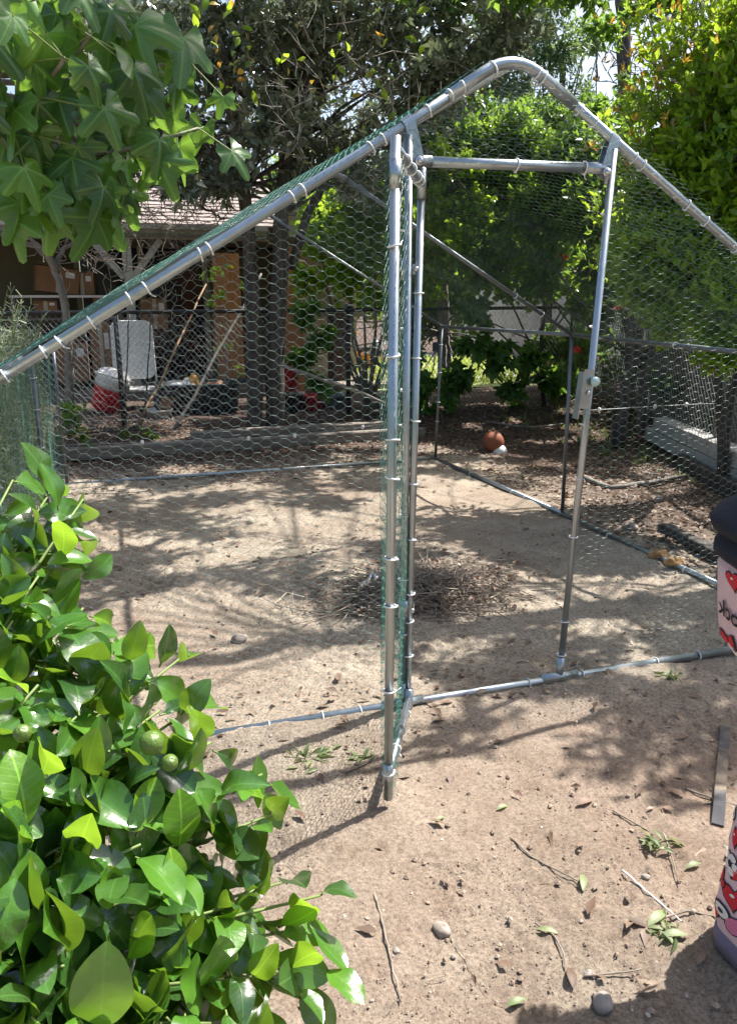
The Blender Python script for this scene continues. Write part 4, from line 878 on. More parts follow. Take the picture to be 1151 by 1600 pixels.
for i in range(44):
    h_ = .80+g.normal(0, .012); MB().box(q_+sd_*(i*.128+.06)+nrm_*g.normal(0, .004)+[0, 0, h_/2], (.118, .02, h_), rt).build('board', M['timber'], bf, smooth=False)
MB().box(q_+sd_*2.8-nrm_*.03+[0, 0, .62], (5.7, .04, .07), rt).build('rail', M['timber'], bf, smooth=False)
# low block wall under it
bwall = thing('block_wall', 'low whitewashed block wall along the right side of the yard', 'wall', (3.7, 4, 0))
w0 = at_z(1018, 694, 0); w1 = at_z(1151, 764, 0); dw = unit(w1-w0); g = np.random.default_rng(8); s = 0.0; kk = 0
while s < 3.6:
    L_ = .40; c = w0+dw*(s+L_/2); rt = np.column_stack([dw, np.cross([0, 0, 1], dw), [0, 0, 1]])
    for lv in range(2):
        cc = c+dw*(.2 if lv else 0)+np.array([g.normal(0, .003), g.normal(0, .003), .05+.055+lv*.122])
        o = MB().box(cc, (L_-.010, .15, .114), rt).build('block', M['concrete'], bwall, smooth=False); bevel(o, .005)
    s += L_
# sleepers and boards
def timber(lab, a, b, wd, ht, mat='timber', name='timber_edging', cat='edging board', group=None):
    a = np.array(a, float); b = np.array(b, float); n = 9; t = np.linspace(0, 1, n)[:, None]; P = a*(1-t)+b*t; P[:, 2] += rng.normal(0, .004, n); d = unit(b-a); sd = unit(np.cross(d, [0, 0, 1])); up = np.cross(sd, d)
    R_ = [[p+sd*wd/2*sx*rng.uniform(.96, 1.02)+up*ht/2*sz for sx, sz in ((-1, -.9), (-1, .8), (-.85, 1), (.85, 1), (1, .8), (1, -.9))] for p in P]
    o = MB().rings(R_).build(name, M[mat], None, smooth=False); return tag(o, lab, cat, group)
timber('grey weathered board edging the bed behind the run', at_y(105, 735, 4.75)*[1, 1, 0]+[0, 0, .07], at_y(660, 696, 4.95)*[1, 1, 0]+[0, 0, .05], .09, .11)
timber('second grey board lying just behind the edging board', at_y(300, 700, 5.0)*[1, 1, 0]+[0, 0, .13], at_y(615, 680, 5.1)*[1, 1, 0]+[0, 0, .13], .12, .07)
timber('short timber lying in the leaves right of the run', at_z(1035, 824, .05), at_z(1130, 868, .05), .07, .05, 'bark_dark')
timber('dark plank at the foot of the block wall', at_z(1062, 720, .05), at_z(1160, 775, .05), .06, .12, 'bark_dark')
def lying(name, lab, cat, pts, r, mat, group=None):
    P = [at_z(a, b, z) for a, b, z in pts]; o = MB()
    k = len(P); s = np.linspace(0, k-1, k*4); Q = np.array([np.array(P[min(int(q), k-2)])*(1-(q-min(int(q), k-2)))+np.array(P[min(int(q), k-2)+1])*(q-min(int(q), k-2)) for q in s])+rng.normal(0, r*.25, (k*4, 3))
    Q[:, 2] = gz(Q[:, 0], Q[:, 1])+r*.8+np.interp(s, range(k), [p[2] for p in pts])
    o.tube(Q, np.linspace(r, r*.6, len(Q))*(1+rng.normal(0, .08, len(Q))), 7)
    return tag(o.build(name, M[mat], None), lab, cat, group)
lying('fallen_branch', 'pale fallen branch across the leaf litter right of the run', 'branch', [(905, 748, 0), (955, 766, 0), (1010, 758, 0), (1075, 746, 0)], .022, 'bark_grey')
lying('fallen_branch', 'thin grey branch lying near the terracotta jug', 'branch', [(758, 668, 0), (830, 672, 0), (885, 664, .02)], .016, 'bark_grey')
timber('flat grey metal strip lying at the right edge near the person', at_z(1133, 1130, .022), at_z(1121, 1288, .022), .030, .006, 'old_zinc', 'metal_strip', 'strip')
lying('plastic_stick', 'thin white plastic stick on the sunlit dirt', 'stick', [(972, 1368, .003), (1010, 1402, .003), (1063, 1450, .003)], .0028, 'white_pl')

# ------------------------------------------------------------------ big dark tree behind the run (three trunks)
g = np.random.default_rng(21)
tb = at_y(412, 690, 5.3)*[1, 1, 0]
t1 = thing('evergreen_tree', 'big grey-green evergreen with dark twin trunks rising behind the run', 'tree', tb)
def TP(px, py, y): return at_y(px, py, y)
lo1 = TP(398, 690, 5.3); lo2 = TP(432, 690, 5.35)
limb([lo1*[1, 1, 0]+[0, 0, .05], TP(398, 560, 5.3), TP(390, 400, 5.3), TP(380, 290, 5.3), TP(366, 180, 5.2), TP(340, 60, 5.1)], .080, .045, 'bark_dark', t1, 'trunk', 14, .008)
limb([lo2*[1, 1, 0]+[0, 0, .05], TP(430, 560, 5.35), TP(438, 420, 5.35), TP(440, 330, 5.35), TP(455, 200, 5.4), TP(500, 60, 5.5)], .094, .05, 'bark_dark', t1, 'trunk', 14, .008)
limb([TP(455, 420, 5.4), TP(478, 340, 5.45), TP(505, 290, 5.5), TP(540, 230, 5.6)], .045, .03, 'bark_dark', t1, 'branch', 10, .008)
cl = []
for a, b_, r in ((250, 60, .6), (330, 120, .55), (290, 210, .45), (360, 240, .4), (420, 60, .6), (430, 190, .5), (500, 120, .5), (520, 30, .6), (560, 220, .4), (480, 260, .4), (600, 60, .6), (640, 130, .5), (700, 40, .6), (720, 120, .45), (790, 40, .5), (620, 230, .35), (545, 290, .3), (230, 170, .4), (320, 20, .5), (160, 40, .5), (90, 90, .5), (40, 200, .4), (170, 160, .4), (110, 240, .3), (30, 40, .5), (450, 120, .45), (380, 300, .25), (200, 250, .3), (300, 275, .22)):
    for dy in ((0, 1) if g.random() < .55 else (.5,)):
        cl.append((TP(a+g.normal(0, 14), b_+g.normal(0, 14), 4.9+dy*1.2+g.normal(0, .3)), r*np.array([1, .8, .75])))
branches(t1, [TP(378, 290, 5.3), TP(452, 330, 5.35), TP(430, 200, 5.6), TP(500, 200, 5.4)], cl, .015, .005, 'bark_dark', g, nsub=1)
foliage(t1, cl, T_lite, .088, M['olive'], g, 70, 11, up=.7, n_obj=300, twig_mat='bark_grey', twr=.0022, keep=lambda P: shade_keep(P, g), jit=.35)
cl = [(TP(a, b_, y), .55) for a, b_, y in ((420, 60, 7.5), (520, 90, 8), (620, 60, 8), (700, 90, 7.5), (350, 120, 7.5), (450, 180, 7.2), (560, 180, 7.5), (640, 150, 8), (250, 90, 7.5), (380, 210, 7.0), (480, 0, 8), (600, -20, 7.5))]
foliage(t1, cl, T_lite, .10, M['olive'], g, 22, 9, up=.7, twr=.003, join='rear_foliage', tw_name='rear_twigs')
b = MB(); k = 60; cq = [TP(a, b_, 4.3) for a, b_ in ((340, 60), (330, 30), (360, 110), (480, 110), (560, 130), (600, 90), (500, 60), (640, 150), (590, 170), (540, 200), (420, 120), (640, 60))]
P = np.array([cq[q] for q in g.integers(0, len(cq), k)])+g.normal(0, .16, (k, 3)); batch(b, T_small, P, g.normal(0, 1, (k, 3)), g.normal(0, .6, (k, 3))+[0, -.6, .5], g.uniform(.06, .12, k)); b.build('young_leaves', M['pom'], t1, kind='stuff')
b = MB(); P = np.array([cq[q] for q in g.integers(0, 5, 24)])+g.normal(0, .14, (24, 3)); batch(b, T_small, P, g.normal(0, 1, (24, 3)), g.normal(0, .6, (24, 3))+[0, -.6, .5], g.uniform(.06, .10, 24)); b.build('orange_leaves', M['pom_tip'], t1, kind='stuff')
# bare pale twigs in the middle of its crown
b = MB(); b.taper = True
c0 = TP(540, 140, 4.3); A = []; B = []
for q in range(150):
    s = c0+g.normal(0, 1, 3)*[.45, .2, .33]; d = unit(g.normal(0, 1, 3)+[0, 0, .5])*g.uniform(.12, .4); m1 = s+d*.5+g.normal(0, .02, 3); e = s+d
    A += [s, m1, m1]; B += [m1, e, m1+(g.normal(0, .07, 3))]
b.segs(A, B, .0042, 4); b.build('bare_twigs', M['bark_grey'], t1, kind='stuff')

# bare tangle hanging in front of the house (dead vine)
vn = thing('dead_vine', 'tangle of bare grey vines hanging in front of the shingle roof', 'vine', TP(95, 640, 5.6)*[1, 1, 0])
A = []; B = []
for q in range(300):
    px_ = g.uniform(60, 345); py_ = g.normal(345, 45)+(px_-200)*-.05
    if g.random() < .3: py_ = g.uniform(300, 440)
    s = TP(px_, py_, 5.7+g.normal(0, .25)); d = unit(g.normal(0, 1, 3)*[1, .4, .7]+[0, 0, -.1]); p = s
    for _ in range(4): e = p+d*g.uniform(.04, .12); A.append(p); B.append(e); p = e; d = unit(d+g.normal(0, .45, 3))
b = MB(); b.segs(A, B, .0034, 4); b.build('vine_stems', M['twig'], vn, kind='stuff')
limb([TP(106, 650, 5.7)*[1, 1, 0]+[0, 0, .1], TP(108, 560, 5.7), TP(100, 470, 5.7), TP(84, 420, 5.7), TP(60, 390, 5.7), TP(20, 370, 5.7)], .045, .02, 'bark_grey', vn, 'stem', 10, .01)
limb([TP(103, 480, 5.7), TP(92, 430, 5.75), TP(95, 395, 5.75), TP(130, 370, 5.7)], .035, .014, 'bark_grey', vn, 'stem', 9, .01)
limb([TP(90, 425, 5.7), TP(76, 400, 5.6), TP(50, 375, 5.6), TP(10, 350, 5.6)], .028, .012, 'bark_grey', vn, 'stem', 9, .01)
limb([TP(215, 300, 5.6), TP(240, 290, 5.6), TP(270, 300, 5.7), TP(330, 330, 5.7), TP(350, 345, 5.7)], .022, .01, 'bark_dark', vn, 'stem', 8, .01)

# ------------------------------------------------------------------ green climber / shrub mass behind centre
def shrubby(name, lab, cat, base, cls, T, size, mat, seed, ntw, nlf, nobj=0, group=None, keep=False, br=.02, **kw):
    g = np.random.default_rng(seed); r = thing(name, lab, cat, base, group)
    branches(r, [np.array(base)+[0, 0, .02]], cls, br, br*.3, kw.pop('bark', 'bark_grey'), g)
    foliage(r, cls, T, size, M[mat], g, ntw, nlf, n_obj=nobj, keep=(lambda P: shade_keep(P, g)) if keep else None, **kw); return r
mid = [(TP(a, b_, y), r*1.25) for a, b_, y, r in ((500, 370, 6.3, .28), (560, 350, 6.4, .3), (540, 430, 6.4, .26), (590, 400, 6.4, .28), (590, 330, 6.3, .25), (475, 440, 6.4, .16), (640, 360, 6.6, .3), (620, 450, 6.7, .25), (720, 300, 6.8, .4), (560, 300, 6.6, .3), (660, 460, 6.8, .2), (500, 330, 6.5, .22))]
shrubby('leafy_shrub', 'bright green round-leaved shrub between the trunks and the door', 'shrub', TP(575, 640, 6.5)*[1, 1, 0]+[0, 0, .1], mid, T_round, .085, 'pom', 31, 75, 8, 250, wild=.8)
lo = [(TP(a, b_, y), r) for a, b_, y, r in ((565, 600, 6.6, .12), (600, 640, 6.5, .2), (575, 650, 6.4, .16), (560, 570, 6.6, .08), (620, 600, 6.7, .18))]
shrubby('small_shrub', 'small dark shrub against the sunlit patio left of the door', 'shrub', TP(590, 670, 6.5)*[1, 1, 0]+[0, 0, .1], lo, T_small, .06, 'shrub', 32, 40, 8, 60)
lf = [(TP(a, b_, y), r) for a, b_, y, r in ((120, 650, 4.9, .12), (105, 670, 4.8, .10), (135, 680, 4.8, .10), (100, 640, 5, .10))]
shrubby('weedy_plant', 'leafy green plant at the left rear corner outside the run', 'plant', TP(118, 700, 4.9)*[1, 1, 0], lf, T_small, .07, 'shrub', 33, 40, 8, 60, br=.006)
lf = [(TP(a, b_, y), r) for a, b_, y, r in ((215, 676, 5.5, .09), (240, 680, 5.5, .08), (195, 678, 5.5, .06))]
shrubby('weedy_plant', 'low weeds behind the edging board under the leaning poles', 'plant', TP(215, 690, 5.5)*[1, 1, 0]+[0, 0, .1], lf, T_small, .06, 'shrub', 34, 40, 8, 0, br=.004)
vl = [(TP(a, b_, y), r) for a, b_, y, r in ((345, 420, 6.9, .10), (350, 470, 6.9, .10), (385, 450, 6.9, .06), (350, 540, 6.9, .10), (325, 430, 7, .08), (370, 575, 6.8, .08), (330, 470, 6.9, .06))]
shrubby('climbing_vine', 'thin climbing vine with yellow-green leaves in front of the plywood', 'vine', TP(355, 660, 6.9)*[1, 1, 0]+[0, 0, .1], vl, T_round, .06, 'pom', 35, 22, 5, 0, br=.007)

# ------------------------------------------------------------------ fig tree with grey trunk behind the door opening
f2 = thing('fig_tree', 'young fig tree with a grey trunk behind the door opening, broad dark leaves', 'tree', TP(692, 650, 6.35)*[1, 1, 0])
limb([TP(692, 668, 6.35)*[1, 1, 0]+[0, 0, .1], TP(694, 560, 6.35), TP(692, 470, 6.35), TP(682, 390, 6.35), TP(672, 320, 6.3), TP(660, 240, 6.3)], .085, .05, 'bark_grey', f2, 'trunk', 14, .006)
limb([TP(694, 440, 6.35), TP(712, 410, 6.3), TP(738, 380, 6.3), TP(770, 330, 6.2)], .035, .018, 'bark_grey', f2, 'branch', 9, .006)
F_T = [fig_leaf(s) for s in range(5)]
F_me = [leaf_mesh('fig_leaf', t, M['fig_dark']) for t in F_T]
g = np.random.default_rng(41)
cl = [(TP(a, b_, y), r) for a, b_, y, r in ((500, 530, 5.6, .15), (480, 490, 5.7, .14), (470, 560, 5.6, .15), (500, 600, 5.6, .12), (650, 600, 5.9, .2), (660, 640, 5.9, .16), (720, 590, 5.9, .2), (640, 550, 6, .16), (740, 540, 5.8, .2), (780, 560, 5.8, .22), (830, 560, 5.8, .2), (800, 610, 5.8, .15), (860, 600, 5.8, .2), (740, 480, 5.8, .16), (680, 690, 5.9, .06), (810, 640, 5.9, .1), (760, 500, 5.7, .1), (700, 620, 5.7, .15))]
branches(f2, [TP(694, 520, 6.35)], cl, .012, .004, 'bark_grey', g)
foliage(f2, cl, F_T[0], .17, M['fig_dark'], g, 34, 5, up=.9, droop=-.5, n_obj=230, templ=F_me, wild=.5)

# ------------------------------------------------------------------ dense dark growth on the right, beyond the run
cl = []
g = np.random.default_rng(51)
for a, b_, y, r in ((760, 300, 6.0, .45), (700, 220, 6.2, .45), (800, 220, 6.0, .45), (760, 400, 5.6, .35), (850, 330, 5.4, .45), (850, 430, 5.2, .3), (930, 330, 4.8, .45), (1000, 400, 4.4, .4), (1090, 430, 4.2, .4), (960, 250, 5.0, .45), (1060, 330, 4.4, .45), (1140, 360, 4.0, .4), (1130, 480, 4.2, .35), (1050, 520, 4.6, .22), (1000, 330, 5.2, .4), (890, 250, 5.4, .4), (1140, 260, 4.4, .4), (700, 330, 6.2, .35), (640, 260, 6.2, .35), (1100, 590, 4.6, .16), (1040, 610, 4.4, .14), (1145, 560, 4.2, .2), (1120, 660, 3.6, .10), (930, 420, 5.2, .25), (1010, 590, 4.8, .12), (905, 480, 5.3, .15), (860, 380, 6.4, .35), (950, 440, 5.6, .3), (1180, 450, 4, .4), (960, 370, 6.5, .4), (1060, 430, 6, .5)):
    cl.append((TP(a, b_, y), r*np.array([1, .8, .9])))
b1 = TP(985, 700, 4.4)*[1, 1, 0]
r = thing('dark_shrub', 'tall dark shrub mass behind the right side of the run', 'shrub', b1)
limb([TP(962, 742, 3.9)*[1, 1, 0]+[0, 0, .0], TP(970, 650, 3.9), TP(985, 560, 4.1), TP(984, 450, 4.3), TP(975, 330, 4.6)], .075, .05, 'bark_dark', r, 'trunk', 12, .01)
limb([TP(1000, 700, 4.3)*[1, 1, 0]+[0, 0, .0], TP(1005, 600, 4.3), TP(1003, 480, 4.5), TP(1040, 330, 4.5)], .06, .03, 'bark_grey', r, 'trunk', 12, .01)
branches(r, [TP(985, 560, 4.1), TP(984, 430, 4.3), TP(975, 350, 4.6)], cl[::3], .014, .006, 'bark_dark', g)
foliage(r, cl, T_lite, .085, M['shrub'], g, 260, 9, n_obj=300, twr=.003, keep=lambda P: shade_keep(P, g))
g = np.random.default_rng(58); cl2 = [(TP(a+g.normal(0, 10), b_+g.normal(0, 10), 5.9+g.normal(0, .2)), g.uniform(.15, .27)) for a in range(690, 920, 38) for b_ in range(235, 480, 42)]
rr2 = thing('leafy_climber', 'sunlit yellow-green climber hanging behind the door opening above the rear rail', 'climber', TP(850, 640, 6.0)*[1, 1, 0])
limb([TP(850, 660, 6.0)*[1, 1, 0], TP(846, 560, 6.0), TP(850, 450, 5.95), TP(830, 330, 5.9)], .03, .012, 'bark_dark', rr2, 'stem', 9, .02)
branches(rr2, [TP(850, 450, 5.95), TP(840, 380, 5.9)], cl2[::3], .01, .004, 'bark_dark', g)
foliage(rr2, cl2, T_round, .062, M['pom'], g, 95, 8, n_obj=200, twr=.002)
# flowers in it
def flower_cluster(name, lab, cat, c, n, rad, mat, size, seed):
    g = np.random.default_rng(seed); r = thing(name, lab, cat, c-np.array([0, 0, rad]))
    P = c+g.normal(0, rad*.5, (n, 3)); b = MB(); batch(b, T_round, np.repeat(P, 4, 0), g.normal(0, 1, (n*4, 3)), g.normal(0, 1, (n*4, 3)), np.full(n*4, size)); b.build('petals', M[mat], r, kind='stuff')
    b = MB(); b.segs(P, P+g.normal(0, .03, (n, 3))-[0, 0, .06], .002, 4); b.build('stems', M['green_stem'], r, kind='stuff')
flower_cluster('flower_head', 'red flowers beside the right door post', 'flower', TP(903, 546, 4.4), 10, .05, 'petal', .03, 1)
flower_cluster('flower_head', 'small orange-red blossom high in the dark shrub', 'flower', TP(884, 402, 5.0), 5, .04, 'petal', .03, 2)
flower_cluster('flower_head', 'small orange blossom against the grey trunk on the right', 'flower', TP(966, 480, 3.8), 4, .03, 'petal', .03, 3)
flower_cluster('flower_head', 'pale cream flower head beside the dark trunk on the right', 'flower', TP(955, 552, 3.8), 8, .04, 'petal_white', .028, 4)
flower_cluster('flower_head', 'small white flower low on the dark trunk', 'flower', TP(976, 582, 3.8), 4, .02, 'petal_white', .02, 5)
# ------------------------------------------------------------------ pomegranate, bright backlit shrub at the upper right
# tall hedge behind the fence on the right, with a low gap
g = np.random.default_rng(57); cl = []
for a in range(640, 1400, 46):
    for b_ in range(180, 700, 52):
        if 715 < a < 850 and b_ > 520: continue
        if 640 < a < 690 and b_ > 500: continue
        if 770 < a < 900 and 430 < b_ < 520: continue
        cl.append((TP(a+g.normal(0, 12), b_+g.normal(0, 12), 7.4+g.normal(0, .3)), .34*np.array([1, .7, .9])))
for a, b_, y, r_ in ((1000, 430, 5.6, .35), (1060, 470, 5.3, .35), (1120, 470, 5.0, .35), (1150, 540, 4.8, .3), (930, 480, 5.7, .3), (1090, 400, 5.2, .35), (1040, 540, 5.2, .22), (900, 540, 6.3, .3), (960, 560, 6.3, .3), (880, 610, 6.5, .25), (920, 650, 6.5, .25), (860, 540, 6.5, .22)): cl.append((TP(a, b_, y), r_))
hb_ = TP(900, 640, 7.4)*[1, 1, 0]+[0, 0, .1]
r = thing('hedge', 'overgrown dark green hedge behind the chain-link fence on the right', 'hedge', hb_)
branches(r, [hb_+[q, 0, .1] for q in (-1, -.5, .5, 1.2, 2)], cl[::5], .016, .006, 'bark_dark', g)
foliage(r, cl, T_lite, .10, M['shrub'], g, 70, 9, twr=.003)
cl = []
g = np.random.default_rng(61)
for a, b_, dd, r_ in ((1130, 60, 4.8, .42), (1060, 130, 4.9, .34), (1130, 190, 4.6, .40), (1020, 230, 4.9, .22), (1060, 280, 4.8, .30), (1140, 320, 4.6, .34), (1010, 60, 5.1, .14), (1090, 0, 4.9, .34), (1000, 170, 5.0, .16), (990, 300, 4.9, .14), (1180, 130, 4.5, .4), (1200, 260, 4.4, .4), (1090, 360, 4.7, .22), (1240, 60, 4.5, .4), (960, 280, 5.1, .12), (1060, 60, 5.0, .24), (940, 200, 5.3, .14), (985, 230, 5.1, .2), (1030, 100, 5.0, .24), (1090, 240, 4.7, .3), (1020, 350, 5.0, .2), (940, 330, 5.3, .16), (1100, 120, 4.8, .34), (1040, 190, 4.9, .28), (1010, 20, 5.1, .16), (1130, 420, 4.6, .2), (1010, 400, 4.8, .25), (1080, 430, 4.7, .28), (1140, 480, 4.5, .3), (960, 380, 5, .18), (1050, 500, 4.8, .18), (1125, 550, 4.5, .16), (930, 410, 5.2, .15), (1000, 450, 4.9, .16)):
    cl.append((at_d(a, b_, dd), r_))
pb = np.array([2.95, 2.2, 0.1])
r = thing('pomegranate_tree', 'bright yellow-green backlit shrub at the upper right with upright shoots and orange tips', 'shrub', pb)
limb([pb, pb+[-.1, 0, .6], pb+[-.2, .1, 1.3], pb+[-.3, 0, 2.2]], .035, .015, 'bark_dark', r, 'stem', 10, .02); limb([pb, pb+[.1, .1, .6], pb+[.2, .1, 1.6], pb+[.1, 0, 2.6]], .035, .015, 'bark_dark', r, 'stem', 10, .02)
branches(r, [pb+[-.2, .1, 1.2], pb+[.1, 0, 1.5], pb+[-.1, 0, 1.0]], cl, .014, .004, 'bark_grey', g, nsub=2)
foliage(r, cl, T_small, .060, M['pom'], g, 300, 9, up=.5, droop=.35, n_obj=300, twr=.0025, keep=lambda P: shade_keep(P, g), wild=.55)
b = MB(); k = 170; c_ = np.array([cl[i][0] for i in g.integers(0, 12, k)]); dd = unit(g.normal(0, .5, (k, 3))+[-.2, 0, 1]); rr_ = np.array([cl[i][1] for i in g.integers(0, 12, k)])
P = c_+dd*rr_[:, None]; 
batch(b, T_lance, np.repeat(P, 3, 0), unit(g.normal(0, .6, (k*3, 3))+[0, 0, .8]), g.normal(0, 1, (k*3, 3)), np.full(k*3, .05)); b.build('young_leaves', M['pom_tip'], r, kind='stuff')

# ------------------------------------------------------------------ feathery tree further back
cl = []
g = np.random.default_rng(71)
for a, b_, y, r_ in ((860, 80, 8.5, .6), (900, 180, 8.5, .6), (830, 180, 8.2, .5), (880, 260, 8.4, .5), (790, 140, 8.6, .5), (920, 60, 8.8, .35), (850, 0, 8.7, .6), (960, 230, 8.8, .4), (770, 60, 8.9, .5), (800, 250, 8, .5), (980, 130, 9, .2)):
    cl.append((TP(a, b_, y), r_*np.array([1, .8, .9])))
fb = TP(850, 600, 8.6)*[1, 1, 0]+[0, 0, .1]
r = thing('feathery_tree', 'pale feathery-leaved tree seen behind the rounded peak of the run', 'tree', fb)
limb([fb, TP(856, 400, 8.6), TP(870, 250, 8.6), TP(880, 80, 8.6)], .10, .04, 'bark_grey', r, 'trunk', 10, .02)
branches(r, [TP(862, 330, 8.6), TP(870, 220, 8.6)], cl, .02, .005, 'bark_grey', g, nsub=3)
foliage(r, cl, T_lance, .085, M['feather'], g, 75, 12, up=.5, droop=-.2, twr=.003)
# bare dark branches against the sky top right
r = thing('bare_tree', 'dark tree with crooked bare branches against the white sky at top right', 'tree', TP(975, 640, 9.6)*[1, 1, 0]+[0, 0, .1])
limb([TP(975, 640, 9.6)*[1, 1, 0], TP(978, 300, 9.6), TP(974, 60, 9.6), TP(968, -60, 9.6)], .12, .09, 'bark_dark', r, 'trunk', 12, .02)
g = np.random.default_rng(72); b = MB(); b.taper = True; A = []; B = []
for q in range(70):
    p = TP(g.uniform(930, 1100), g.uniform(-20, 240), 9.6+g.normal(0, .4)); d = unit(g.normal(0, 1, 3)*[1, .3, .7])
    for _ in range(6): e = p+d*g.uniform(.1, .22); A.append(p); B.append(e); p = e; d = unit(d+g.normal(0, .5, 3))
b.segs(A, B, .012, 5); b.build('bare_branches', M['bark_dark'], r, kind='stuff')
# far green backdrop trees beyond the yard (each one a tree)
for i, (px_, y, h, wd, lab, mt_) in enumerate(((640, 14.5, 3.6, 1.9, 'mid green tree beyond the patio behind the door', 'shrub'), (760, 15.5, 3.2, 1.6, 'round dark tree beyond the grey wall behind the header', 'shrub'), (1010, 15, 4.0, 1.8, 'dark tree far behind the right shrubs', 'shrub'), (1180, 12, 4.0, 2.0, 'dark tree beyond the right edge of the yard', 'shrub'), (500, 16, 4.4, 2.0, 'distant tree behind the shed roof', 'shrub'))):
    g = np.random.default_rng(80+i); bp = TP(px_, 600, y)*[1, 1, 0]; r = thing('background_tree', lab, 'tree', bp)
    limb([bp, bp+[.1, 0, h*.4], bp+[0, 0, h*.8]], .16, .06, 'bark_dark', r, 'trunk', 10, .02)
    cls = [(bp+np.array([g.normal(0, wd*.45), g.normal(0, wd*.4), h*.62+g.normal(0, h*.22)]), wd*g.uniform(.3, .45)) for _ in range(12)]
    branches(r, [bp+[0, 0, h*.4]], cls, .05, .02, 'bark_dark', g)
    foliage(r, cls, T_small, .14, M[mt_], g, 50, 8, twr=.006)
# trees closing the horizon all round
for i, (a_, dist, h) in enumerate(((-1.9, 11, 4.5), (-1.35, 13, 5), (-.95, 15, 5), (1.1, 12, 5), (1.6, 11, 5), (2.2, 12, 5), (2.8, 12, 5), (-2.6, 12, 5), (3.5, 13, 5))):
    g = np.random.default_rng(95+i); bp = np.array([math.sin(a_)*dist, math.cos(a_)*dist, 0.]); r = thing('boundary_tree', 'broad green garden tree well outside the view, standing %s of the yard' % ('left', 'left rear', 'far left rear', 'right', 'right front', 'behind right', 'behind', 'behind left', 'straight behind')[i], 'tree', bp)
    limb([bp, bp+[.1, 0, h*.4], bp+[0, 0, h*.8]], .18, .06, 'bark_dark', r, 'trunk', 8, .02)
    cls = [(bp+np.array([g.normal(0, 1.4), g.normal(0, 1.4), h*.5+g.normal(0, h*.25)]), g.uniform(.8, 1.3)) for _ in range(7)]
    foliage(r, cls, T_round, .30, M['shrub'], g, 16, 7, twr=.008)

# ------------------------------------------------------------------ overhanging shade tree (crown above the frame, trunk right of it)
g = np.random.default_rng(101)
sb = np.array([4.4, 1.0, 0.1])
r = thing('shade_tree', 'overhanging tree right of the yard whose crown dapples the run with shade', 'tree', sb)
limb([sb, sb+[-.1, 0, 1.2], sb+[-.4, .1, 2.6], sb+[-1.2, .3, 4.0], sb+[-2.4, .6, 4.9]], .17, .06, 'bark_grey', r, 'trunk', 12, .03)
cls = []
POMX = lambda x, y: (x > 1.9) & (x < 9) & (y > -9)
for gx_ in np.arange(-2.2, 4.6, .38):
    for gy_ in np.arange(-.6, 4.7, .38):
        z = max(2.75, 2.75+.27*gy_)+g.uniform(0, .8); x = gx_+g.normal(0, .16)+SUN[0]*z; y = gy_+g.normal(0, .16)+SUN[1]*z
        if g.random() < .16 or (gx_ > 1.7 and gy_ > 3.7): continue
        if gx_ > .45 and gx_ < 2.6 and gy_ > .8 and gy_ < 2.9: continue   # the pomegranate stands in the sun here and shades this patch itself
        cls.append((np.array([x, y, z]), np.array([.29, .29, .22])))
for gx_, gy_ in ((.7, -.55), (1.0, -.9), (1.4, -.3), (.5, -.35), (1.2, -1.3)):
    z = 3.9; cls.append((np.array([gx_+SUN[0]*z, gy_+SUN[1]*z, z]), np.array([.4, .4, .28])))
branches(r, [sb+[-1.2, .3, 4.0], sb+[-2.0, .5, 4.6], sb+[-.4, .1, 2.8]], cls[::3], .012, .004, 'bark_grey', g)
foliage(r, cls, T_lite, .072, M['shrub'], g, 105, 9, twr=.002, keep=lambda P: shade_keep(P, g, .04))

# ------------------------------------------------------------------ fig branch hanging in at the top left
r = thing('fig_tree', 'fig tree with big lobed leaves reaching in over the run at the top left', 'tree', (-2.9, .3, 0))
FL_T = [fig_leaf(s+20) for s in range(7)]; FL_me = [leaf_mesh('fig_leaf', t, M['fig']) for t in FL_T]
limb([(-2.9, .3, 0), (-2.8, .35, .8), (-2.5, .35, 1.5), (-2.1, .3, 1.9), tuple(at_d(60, 110, 2.3))], .07, .018, 'bark_grey', r, 'trunk', 10, .01)
g = np.random.default_rng(111)
tips = [(20, 40, 2.1), (90, -20, 2.15), (140, 55, 2.2), (200, 20, 2.3), (60, 150, 2.2), (20, 200, 2.25), (150, 170, 2.4), (250, 130, 2.4), (290, 90, 2.5), (70, 280, 2.35), (20, 310, 2.3), (150, 300, 2.4), (170, 240, 2.4), (310, 200, 2.5), (100, 90, 2.1), (200, 110, 2.4), (0, 110, 2.1), (240, 20, 2.4), (120, 220, 2.4), (40, 240, 2.3)]
st = [at_d(-60, 120, 2.3), at_d(60, 110, 2.3), at_d(-30, 260, 2.3)]
b = MB(); P = []; Dv = []; Nv = []; Sc = []; pet = MB(); pa = []; pb_ = []
for a, b_, dd in tips:
    tip = at_d(a, b_, dd); s = st[g.integers(3)]; t = np.linspace(0, 1, 6)[:, None]; mid = (tip+s)/2+[0, 0, -.05]
    b.tube((1-t)**2*s+2*t*(1-t)*mid+t*t*tip, np.linspace(.010, .005, 6), 6)
    for q in range(g.integers(4, 7)):
        ang = g.uniform(0, 2*PI); o = tip+g.normal(0, .045, 3)
        hd_ = unit(np.array([math.cos(ang)*.8, math.sin(ang)*.6, g.uniform(-.9, -.1)])); L_ = g.uniform(.05, .11)
        p = o+hd_*L_; pa.append(tip); pb_.append(p); P.append(p); Dv.append(unit(hd_*.55+[0, 0, -.7])); Nv.append(unit(np.array([.1+g.normal(0, .45), -.75+g.normal(0, .3), .45+g.normal(0, .25)]))); Sc.append(g.uniform(.10, .21))
b.build('branches', M['bark_grey'], r, kind='stuff')
b = MB(); b.segs(pa, pb_, .0022, 5); b.build('leaf_stalks', M['green_stem'], r, kind='stuff')
